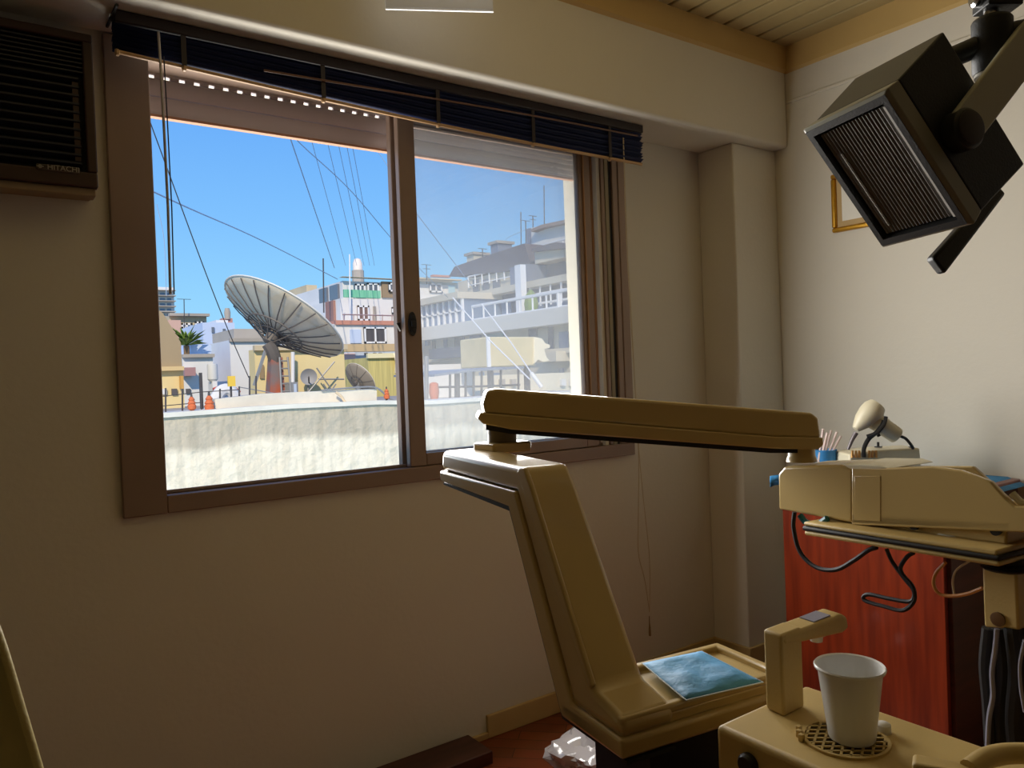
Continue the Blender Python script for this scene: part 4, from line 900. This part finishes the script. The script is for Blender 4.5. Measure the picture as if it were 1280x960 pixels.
hs = thing('yellow_shed', 'yellowish corrugated shed beside the window mullion behind the small dish', 'shed', at(480, 490, Y=21))
obj('wall', blk_at(460, 505, 447, 21, 3), mat('yellow_sheet', (214, 200, 130), .7, var=.25, scale=4, stretch=(8, 1, .2)), hs, smooth=False)
band(hs, 458, 507, 442, 447, 21, .1, mat('shed_flash', (232, 222, 180), .7), 'roof_edge')
ts = thing('torn_awning', 'torn cream sheet hanging from the yellow shed near the mullion', 'awning', at(498, 470, Y=20.8))
obj('sheet', MB().add([at(x, y, Y=20.7+.15*((x+y) % 3)) for x, y in ((492, 441), (501, 445), (506, 455), (494, 452), (500, 462), (503, 469), (493, 466))], [(0, 1, 2, 3), (3, 2, 4), (3, 4, 5, 6)]), mat('cream_sheet', (246, 236, 204), .8), ts, solid=.02)

# --- left hand cluster
tb = thing('tarp_house', 'brown house end with hanging tarpaulin beside the left window frame', 'house', at(205, 490, Y=18))
pl = [at(x, y, Y=18) for x, y in ((186, 384), (197, 386), (204, 392), (217, 413), (226, 428), (228, 461), (186, 462))]
obj('tarp_gable', MB().prism([Vector((p.x, 18, p.z)) for p in pl], (0, 1.5, 0)), TARP, tb, smooth=False)
obj('lower_wall', blk_at(180, 229, 461, 18.05, 1.4), CRW, tb, smooth=False)
band(tb, 180, 229, 459, 463, 18, .1, mat('tarp_hem', (216, 190, 140), .8), 'ledge')
facade(tb, 214, 221, 486, 493, 18.05, SHAD); facade(tb, 202, 208, 486, 493, 18.05, WHT, 'door')
band(tb, 224, 228, 470, 486, 18, .15, mat('ochre_post', (206, 160, 86), .7), 'ochre_pipe')
tw = thing('tower_block', 'distant white tower block with balcony bands at the far left', 'building', at(207, 400, Y=75))
obj('wall', blk_at(180, 217, 358, 75, 14), WHT, tw, smooth=False)
for k in range(6): band(tw, 180, 218, 362.5+k*6.6, 364.5+k*6.6, 75, .7, GRW, 'balcony_slab')
for k in range(5): facade(tw, 200, 206, 366+k*6.6, 369+k*6.6, 75, WINB); facade(tw, 209, 214, 366+k*6.6, 369+k*6.6, 75, WINB)
gh = thing('grey_house', 'small grey flat roofed building between the tower and the blue-shaded building', 'building', at(240, 440, Y=45))
obj('wall', blk_at(212, 258, 395, 45, 6), BEW, gh, smooth=False); band(gh, 210, 260, 392, 396, 45, .4, GRW, 'roof_slab')
for x0_, x1_, y0_, y1_ in ((226, 240, 404, 411), (243, 255, 402, 409), (228, 238, 416, 424)): facade(gh, x0_, x1_, y0_, y1_, 45, WINB, frame=WRAIL)
obj('annex', blk_at(210, 226, 400, 44, 3), mat('pink_render', (206, 170, 156), .85), gh, smooth=False)
bbld = thing('blue_shaded_building', 'tall building with small windows, bluish shade painted on its walls, left of the big dish', 'building', at(272, 490, Y=34))
obj('wall', blk_at(253, 293, 403, 34, 4), BLW, bbld, smooth=False)
obj('stair_head', blk_at(270, 285, 400, 34.5, 3), WHT, bbld, smooth=False)
for x_, y_ in ((280, 414), (281, 437), (281.5, 454), (266, 412)): facade(bbld, x_-1.8, x_+1.8, y_-3, y_+4, 34, WIN)
cy_ = at(284.5, 399, Y=36); obj('chimney', MB().box((cy_.x-.22, 36, cy_.z-2), (cy_.x+.22, 36.5, cy_.z+.05)), mat('brick_chimney', (190, 140, 130), .8), bbld); obj('chimney_pot', MB().lathe(cy_, [(.12, 0), (.14, .3), (.1, .5)], (0, 0, 1), 10), GRW, bbld)
facade(bbld, 273, 288, 462, 475, 34, mat('teal_window', (130, 170, 190), .3), 'low_window')
wblk = thing('white_house', 'plain white house side wall directly left of the big dish', 'house', at(315, 490, Y=27))
obj('wall', blk_at(287, 342, 425, 27, 5), WHT, wblk, smooth=False); band(wblk, 286, 343, 423, 427, 27, .12, GRW, 'roof_edge')
obj('upper_part', blk_at(292, 330, 411, 29, 3), GRW, wblk, smooth=False)
wl = thing('low_white_house', 'low white house with lilac patches behind the grey water tank', 'house', at(245, 490, Y=25))
obj('wall', blk_at(228, 266, 445, 25, 4), WHT, wl, smooth=False); obj('upper_part', blk_at(238, 264, 431, 26, 3), BLW, wl, smooth=False)
band(wl, 227, 267, 443, 446.5, 25, .15, GRW, 'roof_edge'); facade(wl, 226, 240, 460, 470, 25, mat('pinkish_awning', (170, 130, 130), .7), 'awning', d=.5)
facade(wl, 232, 238, 486, 492, 25, SHAD)
ta, tb2 = at(266, 455, Y=19), at(266, 474, Y=19); rr = 6.3/FOC*(ta-CAM).dot(F0)
gt_ = thing('water_tank', 'grey round water tank on a stand above the wire fence', 'water tank', tb2)
obj('tank', MB().lathe(tb2, [(rr*.6, -.06), (rr, 0), (rr, (ta-tb2).z-.04), (rr*.9, (ta-tb2).z)], (0, 0, 1), 22), TANK, gt_)
obj('stand', MB().box((tb2.x-rr*.3, tb2.y-.1, tb2.z-.9), (tb2.x+rr*.6, tb2.y+.3, tb2.z-.05)), WHT, gt_)
pl_ = thing('potted_palm', 'bushy green plant on the ledge beside the brown tarpaulin', 'plant', at(231, 445, Y=25.6))
lf = MB(); rg = random.Random(3); pc_ = at(233, 432, Y=25.6)
for k in range(46):
    th, el = rg.uniform(0, 2*PI), rg.uniform(.2, 1.4); d = Vector((math.cos(th)*math.cos(el), math.sin(th)*math.cos(el), math.sin(el))); L_ = rg.uniform(.4, .85); n_ = d.cross(upv).normalized()*.05
    m1 = pc_+d*L_*.6; e1 = pc_+d*L_-Vector((0, 0, .12)); lf.add([pc_-n_*.3, pc_+n_*.3, m1+n_, e1, m1-n_], [(0, 1, 2, 3, 4)])
tag(obj('leaves', lf, LEAF, pl_, solid=.006), kind='stuff')
obj('trunk', MB().tube([pc_-Vector((0, 0, 1.2)), pc_], .09, 8), mat('trunk', (120, 96, 70), .9), pl_)
yf = at(289.5, 470, Y=11); one('yellow_marker', MB().box((yf.x-.05, 11, at(289, 483, Y=11).z), (yf.x+.05, 11.04, yf.z)), mat('yellow_paint', (236, 200, 80), .7), 'small yellow plate on the fence behind the wires', 'plate')
yfp = at(289.5, 500, Y=11.06); obj('plate_post', MB().tube([Vector((yf.x, 11.06, yfp.z-.2)), Vector((yf.x, 11.06, yf.z))], .015, 6), IRON, bpy.data.objects['yellow_marker'])

# --- terraced complex on the right, its long facade looking left
rc = thing('terraced_building', 'stepped apartment building with white balcony railings seen through the right pane', 'building', (20, 24, GZ))
XF = 16.0
def fz(x, y, X): return at(x, y, X=X)
def sblock(name, X, xfar, xnear, ytop, xref, depth, m, zbot=GZ, ynear=None):
    f, n = fz(xfar, ytop, X), fz(xnear, ytop, X); z = fz(xref, ytop, X).z
    return obj(name, MB().box((X, min(f.y, n.y), zbot), (X+depth, max(f.y, n.y), z)), m, rc, smooth=False)
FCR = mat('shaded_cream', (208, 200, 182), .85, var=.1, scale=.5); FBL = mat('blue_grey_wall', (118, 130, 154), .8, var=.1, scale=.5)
FDK = mat('shaded_terrace_wall', (84, 92, 112), .7, var=.1, scale=.5)  # dark blue tone paints in the hazy shade of the terrace recesses
z1 = fz(660, 408, XF).z
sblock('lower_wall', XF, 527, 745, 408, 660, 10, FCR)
# slab of the first terrace
fS, nS = fz(527, 414, XF-.4), fz(745, 394, XF-.4)
obj('terrace_slab', MB().box((XF-.6, nS.y, z1-.10), (XF+6, fS.y, z1+.42)), mat('slab_white', (222, 220, 214), .8), rc, smooth=False)
zt1 = z1+.42
# first terrace: enclosed balcony on the left, open terrace on the right
zg = fz(580, 374, XF).z
gy1, gy0 = fz(527, 400, XF).y, fz(585, 400, XF).y
obj('glazed_balcony', MB().box((XF-.2, gy0, zt1), (XF+5, gy1, zg)), WINB, rc, smooth=False)
obj('balcony_roof', MB().box((XF-.5, gy0-.1, zg), (XF+5, gy1+.1, zg+.25)), FCR, rc)
for k in range(9):
    y_ = gy0+(gy1-gy0)*k/8; obj('glazing_bar', MB().box((XF-.28, y_-.05, zt1), (XF-.18, y_+.05, zg)), WRAIL, rc)
obj('glazing_bar', MB().box((XF-.28, gy0, zt1+(zg-zt1)*.48), (XF-.18, gy1, zt1+(zg-zt1)*.54)), WRAIL, rc)
X2 = 17.6
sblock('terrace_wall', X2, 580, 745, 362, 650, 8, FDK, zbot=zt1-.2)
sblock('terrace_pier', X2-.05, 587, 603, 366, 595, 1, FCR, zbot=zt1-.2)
for x0_, x1_ in ((612, 622), (628, 640), (668, 680), (686, 700), (704, 716)): sidewin(rc, X2, x0_, x1_, 376, 398, WINB)
sidewin(rc, X2-.05, 588, 594, 372, 395, FBL, 'curtained_window'); sidewin(rc, X2-.05, 596, 602, 371, 394, WINB)
def railing(X, xfar, xnear, yref, xref, rails, posts, parent, name='railing'):
    zr_ = fz(xref, yref, X).z; f, n = fz(xfar, yref, X).y, fz(xnear, yref, X).y; mb = MB()
    for dz, r in rails: mb.tube([(X, n, zr_-dz), (X, f, zr_-dz)], r, 5)
    for i in range(posts+1): y_ = n+(f-n)*i/posts; mb.tube([(X, y_, zr_), (X, y_, zr_-rails[-1][0]-.1)], .035, 5)
    return obj(name, mb, WRAIL, parent)
railing(XF-.45, 590, 740, 371, 660, ((0, .06), (.5, .045), (.72, .045), (.94, .045)), 9, rc)
obj('corner_frame', MB().tube([(XF-.45, fz(698, 366, XF-.45).y, fz(698, 365, XF-.45).z), (XF-.45, fz(698, 366, XF-.45).y, zt1)], .07, 6), WRAIL, rc)
obj('terrace_plant', MB().lathe(Vector((XF+.4, fz(664, 380, XF+.4).y, zt1)), [(.1, 0), (.22, .15), (.26, .4), (.2, .7), (.05, .9)], (0, 0, 1), 9), LEAF, rc)
obj('white_column', MB().box((XF+.5, fz(652, 380, XF+.5).y, zt1), (XF+.75, fz(652, 380, XF+.5).y+.35, zt1+1.9)), WRAIL, rc)
# second terrace
X3 = 18.6; z2 = fz(650, 361, X2).z
obj('upper_slab', MB().box((X2-.5, fz(745, 355, X2).y, z2-.12), (X2+6, fz(578, 365, X2).y, z2+.12)), FCR, rc, smooth=False)
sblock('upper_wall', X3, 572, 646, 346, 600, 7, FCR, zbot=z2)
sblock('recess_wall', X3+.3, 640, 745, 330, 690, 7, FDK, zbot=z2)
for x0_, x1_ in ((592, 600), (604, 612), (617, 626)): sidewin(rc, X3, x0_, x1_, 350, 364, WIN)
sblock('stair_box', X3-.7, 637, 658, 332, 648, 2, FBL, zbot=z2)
railing(X2-.4, 662, 745, 352, 690, ((0, .055), (.35, .045), (.7, .045)), 6, rc)
railing(X3-.1, 585, 640, 340, 610, ((0, .04), (.4, .025)), 6, rc, 'roof_railing')
# slate roof rising to the right
rp_ = [fz(x, y, X3+.2) for x, y in ((569, 346), (576, 334), (590, 329), (645, 311), (664, 305), (672, 330), (640, 340))]
obj('slate_roof', MB().prism([Vector((X3-.15, p.y, p.z)) for p in rp_], (4.5, 0, 0)), SLATE, rc, smooth=False)
for x0_, x1_, y0_, y1_ in ((584, 592, 318, 336), (614, 622, 304, 326)):
    a, b = fz(x0_, y1_, X3+1.5), fz(x1_, y0_, X3+1.5); obj('chimney', MB().box((X3+1.5, b.y, a.z-1), (X3+2.3, a.y, b.z)), FCR if x0_ == 584 else FBL, rc)
    obj('chimney_cap', MB().box((X3+1.4, b.y-.1, b.z), (X3+2.4, a.y+.1, b.z+.12)), GRW, rc)
# gabled house on top and cream penthouse
X4 = 19.6; gp = [fz(x, y, X4) for x, y in ((664, 285), (676, 282), (745, 268), (745, 318), (664, 330))]
obj('gable_house', MB().prism([Vector((X4, p.y, p.z)) for p in gp], (5, 0, 0)), mat('gable_white', (226, 224, 222), .85), rc, smooth=False)
gr_ = [fz(x, y, X4-.3) for x, y in ((663, 287), (676, 281), (746, 266), (746, 270), (677, 285), (664, 290))]
obj('gable_roof', MB().prism([Vector((X4-.3, p.y, p.z)) for p in gr_], (5.6, 0, 0)), mat('gable_roof_brown', (150, 130, 124), .8), rc, smooth=False)
obj('gable_chimney', MB().box((X4, fz(664, 290, X4).y, fz(664, 310, X4).z), (X4+1, fz(658, 290, X4).y, fz(660, 286, X4).z)), FBL, rc)
railing(X4-.2, 666, 745, 303, 690, ((0, .04), (.4, .03)), 6, rc, 'roof_railing')
sblock('penthouse', X3-.2, 668, 705, 309, 686, 3, FCR, zbot=z2+1.0)
pr_ = [fz(x, y, X3-.3) for x, y in ((667, 311), (698, 303), (712, 306), (712, 310), (667, 315))]
obj('penthouse_roof', MB().prism([Vector((X3-.4, p.y, p.z)) for p in pr_], (3.4, 0, 0)), SLATE, rc, smooth=False)
sblock('penthouse_side', X3-.1, 705, 745, 311, 720, 3, mat('brick_pink', (176, 120, 112), .85), zbot=z2+1.2)
# lower storeys below the first terrace
for x0_, x1_, y0_, y1_, m__ in ((532, 537, 416, 432, FBL), (541, 545, 415, 437, SHAD), (555, 560, 414, 436, FBL), (569, 582, 418, 434, SHAD), (588, 602, 411, 428, WINB), (609, 630, 413, 424, mat('teal_glass', (118, 160, 170), .3)), (662, 672, 409, 420, FDK), (686, 693, 407, 440, FDK), (700, 712, 415, 438, WINB)):
    sidewin(rc, XF, x0_, x1_, y0_, y1_, m__)
fb, nb = fz(555, 446, XF).y, fz(600, 440, XF).y
obj('lower_balcony', MB().box((XF-.7, nb, fz(580, 447, XF).z), (XF, fb, fz(580, 434, XF).z)), FDK, rc, smooth=False)
obj('lower_balcony', MB().box((XF-.7, fz(716, 440, XF).y, fz(700, 452, XF).z), (XF, fz(686, 440, XF).y, fz(700, 440, XF).z)), FCR, rc, smooth=False)
obj('lower_slab', MB().box((XF-.3, fz(745, 450, XF).y, fz(560, 452, XF).z), (XF+.1, fz(527, 450, XF).y, fz(560, 447, XF).z)), FCR, rc)
for x0_, x1_, y0_, y1_ in ((600, 606, 465, 476), (618, 626, 466, 476), (700, 706, 460, 474), (714, 719, 460, 474), (556, 562, 455, 470)): sidewin(rc, XF, x0_, x1_, y0_, y1_, WINB)
# flat roofed neighbour further back
nb_ = thing('flat_roof_building', 'flat roofed cream building far back just right of the mullion', 'building', at(548, 400, Y=38))
obj('wall', blk_at(500, 572, 350, 38, 6), FCR, nb_, smooth=False); band(nb_, 498, 572, 347, 352, 38, .5, mat('sand_edge', (222, 198, 160), .8), 'roof_slab')
band(nb_, 524, 568, 355, 368, 38, .1, mat('pale_teal', (178, 206, 210), .5), 'glazed_floor'); facade(nb_, 530, 540, 369, 377, 38, WIN); facade(nb_, 545, 556, 369, 377, 38, WINB)
band(nb_, 538, 560, 344, 347.5, 38.5, .3, REDR, 'roof_tiles')
# aerials
for x_, y0_, y1_, Y_, lab, n_ in ((680, 232, 285, 30, 'tall thin mast against the sky above the gabled roof', 0), (651, 265, 306, 30, 'thin mast left of the gabled roof', 0), (666, 270, 288, 28, 'short mast with rods beside the gable chimney', 2), (657, 276, 290, 28, 'short aerial pole left of the gable chimney', 1), (603, 311, 324, 28, 'small aerial between the two chimneys of the slate roof', 2), (533, 331, 352, 37, 'aerial with two rods on the flat roofed building', 2), (230, 374, 396, 44, 'thin aerial on the small grey building', 1), (708, 274, 284, 30, 'short aerial pole right on the gabled roof', 0)):
    mast('roof_aerial', x_, y0_, y1_, Y_, .024, lab, IRON, n_)
# steel canopy frame and cream box on the near roof
cn = thing('canopy_frame', 'dark steel canopy frame on the roof seen low in the right pane', 'canopy', at(600, 500, Y=10.5))
tpz = [at(543, 468, Y=10.5), at(588, 462, Y=10.5), at(655, 458, Y=10.5)]
rfm = MB(); rfm.prism([tpz[0], tpz[1], tpz[2], tpz[2]+Vector((.2, 1.4, .02)), tpz[1]+Vector((.1, 1.4, .02)), tpz[0]+Vector((0, 1.4, .02))], (0, 0, -.035)); obj('roof_sheet', rfm, mat('canopy_sheet', (130, 140, 156), .6), cn)
for x_, y0_ in ((562.5, 465), (571.5, 464), (582, 464), (592, 462), (602, 462), (614, 461), (626, 460), (648, 459)):
    r_ = .045 if x_ == 571.5 else .02; obj('post', MB().tube([at(x_, y0_, Y=10.6), at(x_, 503, Y=10.6)], r_, 6), IRON, cn)
obj('rail', MB().tube([at(545, 484, Y=10.6), at(600, 483, Y=10.6), at(650, 481, Y=10.6)], .018, 5), IRON, cn)
cbx = thing('rooftop_box', 'large cream box with a torn cover above the steel canopy', 'box', at(650, 457, Y=13.5))
a, b = at(609, 427, Y=13.5), at(670, 457, Y=13.5)
obj('box_body', MB().box((a.x, 13.5, b.z), (b.x, 14.6, a.z+.10)), mat('box_cream', (222, 208, 164), .8, var=.12, scale=3), cbx, bevel=.03)
obj('box_edge', MB().box((a.x-.03, 13.46, b.z), (a.x+.05, 13.5, a.z+.10)), WRAIL, cbx)
tcv = [at(x, y, Y=13.45) for x, y in ((668, 421), (678, 423), (682, 429), (688, 431), (688, 435), (681, 437), (684, 447), (688, 451), (680, 453), (673, 450), (668, 455))]
obj('torn_cover', MB().prism(tcv, (0, .25, 0)), mat('cover_cream', (244, 234, 204), .7), cbx, bevel=.02)
obj('box_legs', MB().box((a.x+.1, 13.6, b.z-1.6), (a.x+.2, 13.7, b.z)).box((b.x-.2, 13.6, b.z-1.6), (b.x-.1, 13.7, b.z)), IRON, cbx)
pk_ = thing('sunlit_parapet', 'bright white low parapet behind the canopy frame', 'wall', at(565, 480, Y=15))
obj('wall', blk_at(530, 592, 456, 15, .3), WHT, pk_, smooth=False)
obj('wall', blk_at(592, 745, 470, 16, .3), mat('parapet_beige', (220, 212, 190), .85), pk_, smooth=False)
for x_ in (612, 626, 640, 702, 713): facade(pk_, x_-3, x_+3, 474, 482, 16, WHT if x_ > 700 else GRW, 'pier', d=.1)
rp2 = thing('roof_post', 'grey roof post with an orange bucket low beside the mullion', 'post', at(534, 500, Y=9))
obj('post', MB().tube([at(533, 445, Y=9), at(533, 503, Y=9)], .03, 8), GALV, rp2); obj('bucket', MB().lathe(at(543, 500, Y=9), [(.05, 0), (.07, .1), (.06, .22), (.02, .24)], (0, 0, 1), 12), TERRA, rp2)
gw = [(([(566, 372), (612, 425), (662, 474)]), 'white guy wire crossing the right pane, the upper end further left'), (([(602, 380), (640, 430), (672, 478)]), 'white guy wire crossing the right pane, ending in a turnbuckle')]
for i, (p_, lab) in enumerate(gw):
    g_ = thing('guy_wire', lab, 'cable', at(*p_[-1], Y=8.5)); obj('wire', MB().tube([at(*q, Y=8.5+(2-k)*1.2) for k, q in enumerate(p_)], .010, 6), WRAIL, g_)
    if i: obj('turnbuckle', MB().tube([at(664, 466, Y=8.5), at(677, 484, Y=8.4)], .028, 8), WRAIL, g_)
# cables across the sky
CAB = mat('cable_grey', (150, 170, 200), .6)
def cable(pts, Ys, r, label, m=CAB, group=None):
    P = [at(x, y, Y=Y_) for (x, y), Y_ in zip(pts, Ys)]; one('sky_cable', MB().tube(smooth_pts(P, 6), r*.75, 5), m, label, 'cable', group)
cable([(172, 110), (200, 186), (253, 330), (285, 412), (311, 472)], (8, 8.3, 9, 9.5, 10), .008, 'dark cable running steeply down from the upper left to the fence', IRON)
cable([(175, 232), (240, 262), (330, 302), (422, 349)], (12, 15, 20, 28), .018, 'long slack cable crossing the sky to the white apartment block')
cable([(196, 255), (205, 300), (208, 370)], (14, 14, 14), .008, 'faint short cable beside the left window frame')
cable([(355, 150), (366, 182), (418, 335)], (16, 17, 29), .018, 'steep cable descending to the left corner of the white block')
cable([(350, 150), (376, 180), (440, 240), (500, 310), (560, 372)], (10, 11, 13, 16, 20), .011, 'slanting cable crossing the sky toward the mullion')
for k, (xa, xb) in enumerate(((392, 432), (411, 446), (424, 455), (434, 462), (441, 468))):
    cable([(xa-8, 150), (xa, 185), (xb, 332)], (20, 21, 32), .013, 'faint steep cable among the parallel wires over the roof tank', group='parallel wires over the roof tank')
cable([(465, 180), (478, 198), (500, 232)], (14, 14, 14), .010, 'short cable at the upper right corner of the open half')
cable([(514, 258), (540, 292), (566, 326), (592, 360)], (14, 14.5, 15, 15.5), .012, 'dark cable slanting down across the right pane above the slate roof')
cable([(646, 315), (632, 300), (662, 285)][::-1], (28, 29, 30), .015, 'slack wire from the gable chimney to the slate roof')


# ------------------------------------------------------------------ light
wld = bpy.data.worlds.new('sky'); SC.world = wld; wld.use_nodes = True; nt = wld.node_tree; bg = nt.nodes['Background']
tc = nt.nodes.new('ShaderNodeTexCoord'); sx = nt.nodes.new('ShaderNodeSeparateXYZ'); rp = nt.nodes.new('ShaderNodeValToRGB')
nt.links.new(tc.outputs['Generated'], sx.inputs[0]); nt.links.new(sx.outputs['Z'], rp.inputs['Fac']); nt.links.new(rp.outputs['Color'], bg.inputs['Color'])
e = rp.color_ramp.elements; e[0].position = 0.0; e[0].color = (*lin((172, 224, 255)), 1); e[1].position = 1.0; e[1].color = (*lin((60, 120, 215)), 1)
for ps, c in ((.10, (150, 214, 255)), (.20, (128, 194, 255)), (.33, (104, 172, 250))):
    q = e.new(ps); q.color = (*lin(c), 1)
bg.inputs['Strength'].default_value = 1.0
sn = bpy.data.lights.new('sun', 'SUN'); sn.energy = 3.6; sn.angle = .009; sn.color = (1, .84, .60)
so = bpy.data.objects.new('sun', sn); COL.objects.link(so); so.rotation_euler = Vector((.42, .70, -.58)).to_track_quat('-Z', 'Y').to_euler()
al = bpy.data.lights.new('daylight_fill', 'AREA'); al.shape = 'RECTANGLE'; al.size = 1.1; al.size_y = .95; al.energy = 36; al.color = (1.0, .96, .90)  # added lamp inside the glass, stands in for light through the window
ao = bpy.data.objects.new('daylight_fill', al); COL.objects.link(ao); ao.location = (1.28, 1.975, 1.42); ao.rotation_euler = (-PI/2-.0+math.radians(3), 0, 0)

b2 = bpy.data.lights.new('courtyard_bounce', 'AREA'); b2.shape = 'RECTANGLE'; b2.size = 2.2; b2.size_y = 1.0; b2.energy = 115; b2.color = (1.0, .94, .85)  # added lamp outside, stands in for sun bounced off the party wall
bo = bpy.data.objects.new('courtyard_bounce', b2); COL.objects.link(bo); bo.location = (.85, 3.3, .15); bo.rotation_euler = Vector((.2, -.62, .80)).to_track_quat('-Z', 'Y').to_euler()

# ------------------------------------------------------------------ camera
cam = bpy.data.cameras.new('camera'); co = bpy.data.objects.new('camera', cam); COL.objects.link(co)
cam.sensor_fit = 'HORIZONTAL'; cam.sensor_width = 36.0; cam.lens = 36.0*FOC/1280; cam.clip_start = .01; cam.clip_end = 500
co.matrix_world = Matrix(((CR.x, CU.x, -F0.x, CAM.x), (CR.y, CU.y, -F0.y, CAM.y), (CR.z, CU.z, -F0.z, CAM.z), (0, 0, 0, 1)))
SC.camera = co
for o in SC.objects:
    if 'org' in o: del o['org']
vs_ = SC.view_settings; vs_.view_transform = 'Standard'; vs_.look = 'None'; vs_.gamma = 1.0; vs_.exposure = 0.0; vs_.use_curve_mapping = False
